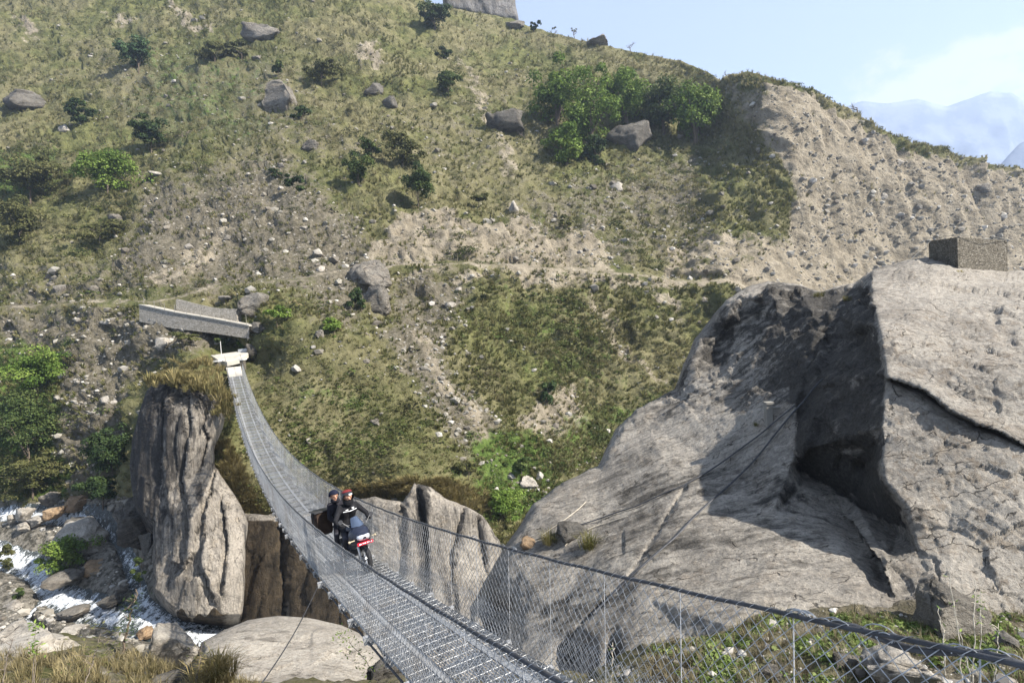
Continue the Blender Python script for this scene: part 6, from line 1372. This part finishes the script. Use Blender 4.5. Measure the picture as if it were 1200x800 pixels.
tussock(257, 796, 56, 15.5, 'big golden grass tussock beside the cream boulder at the lower edge', gold, 1, 16, 44); tussock(1125, 322, 12, 21.3, 'small yellow grass tuft at the corner of the square stone block', [(0.30, 0.25, 0.05), (0.2, 0.18, 0.05)], 2)
for u, v, w_, lab, s in ((958,345,14,'green grass tuft in the notch of the dome, the left one',3),(991,350,14,'green grass tuft in the notch of the dome, the right one',4),(645,634,30,'brown-green grass growing by the small brown stone on the slab',5),(690,642,40,'flat patch of olive grass in a joint of the slab',6),(886,496,10,'tiny green tuft beside the small concrete post',7)):
    p_ = on_outcrop(u, v+3); tussock(u, v+3, w_, float(p_ @ AF)-0.1, lab, [(0.11, 0.11, 0.035), (0.16, 0.14, 0.06)], s)
pt = [blades_proto(22, 0.9, 0.03, True, 80+s) for s in range(4)]
topW = np.clip(sstep(-4, 4, poly_sd(HILL['U'], HILL['VV'], [(172,448),(190,425),(240,418),(262,445),(262,470),(245,455),(212,450)]))+sstep(-3, 3, poly_sd(HILL['U'], HILL['VV'], [(255,520),(268,515),(300,590),(310,604),(286,600),(262,560)]))+0.6*sstep(-3, 3, poly_sd(HILL['U'], HILL['VV'], [(330,596),(400,572),(470,562),(520,560),(575,580),(575,604),(540,596),(500,576),(440,590),(330,612)])), 0, 1)
N8 = 1500; p8, nn8, _, _ = sample(HILL, topW, N8, 19); V_, F_g, T_ = replicate(pt, p8, r1.uniform(0.4, 1.0, N8), lerp_tint([(0.13, 0.11, 0.04), (0.22, 0.18, 0.075), (0.30, 0.25, 0.12)], N8, r1), nn8, 0.6, 0.18, 20)
rim = resample([(180,449),(196,448),(215,449),(238,455),(254,462),(263,474),(258,496)], 1.0); rp = P(rim[:, 0], rim[:, 1]-1, 46.2-0.0*rim[:, 0]); k9 = (np.abs(r1.normal(0.5, 0.27, 260)) % 1*len(rp)).astype(int); p9 = rp[k9]+r1.normal(size=(260, 3))*np.array([0.35, 0.7, 0.22]); V9, F9, T9 = replicate(pt, p9, np.exp(r1.normal(-0.5, 0.4, 260)), lerp_tint([(0.13, 0.11, 0.04), (0.20, 0.17, 0.07), (0.27, 0.22, 0.10)], 260, r1), None, 0, 0.18, 21)
F_g = np.concatenate([F_g, F9+len(V_)]); V_ = np.concatenate([V_, V9]); T_ = np.concatenate([T_, T9])
tag(link('dry_tussocks', mesh_np('dry_tussocks', V_, F_g, MAT['grass'], True, {'tint': T_})), kind='stuff')
# ---------------------------------------------------------------- air
allmin, allmax = np.array([-2.3e3, -60, -1]), None
hz = MB(); zlo = min(float(allv[:, 2].min()), float(np.concatenate([nv_, bk.reshape(-1, 3)])[:, 2].min()))
tops = [o for o in bpy.data.objects if o.name.startswith('mountain')]
ztop = max(max((o.matrix_world @ Vector(c)).z for c in o.bound_box) for o in tops)+4
zbot = min(min((o.matrix_world @ Vector(c)).z for c in o.bound_box) for o in bpy.data.objects if o.type == 'MESH')-1
hz.box((300, 1150, (ztop+zbot)/2), (5200, 2900, ztop-zbot)); ho = hz.build('haze', None)
hm = bpy.data.materials.new('haze'); hm.use_nodes = True; ht = hm.node_tree; ht.nodes.clear(); oo = ht.nodes.new('ShaderNodeOutputMaterial'); pv_ = ht.nodes.new('ShaderNodeVolumePrincipled')
pv_.inputs['Color'].default_value = (0.58, 0.69, 0.88, 1); pv_.inputs['Density'].default_value = HAZE; pv_.inputs['Anisotropy'].default_value = 0.2; ht.links.new(pv_.outputs[0], oo.inputs['Volume'])
ho.data.materials.append(hm); tag(ho, kind='stuff')
SC.cycles.volume_bounces = 1
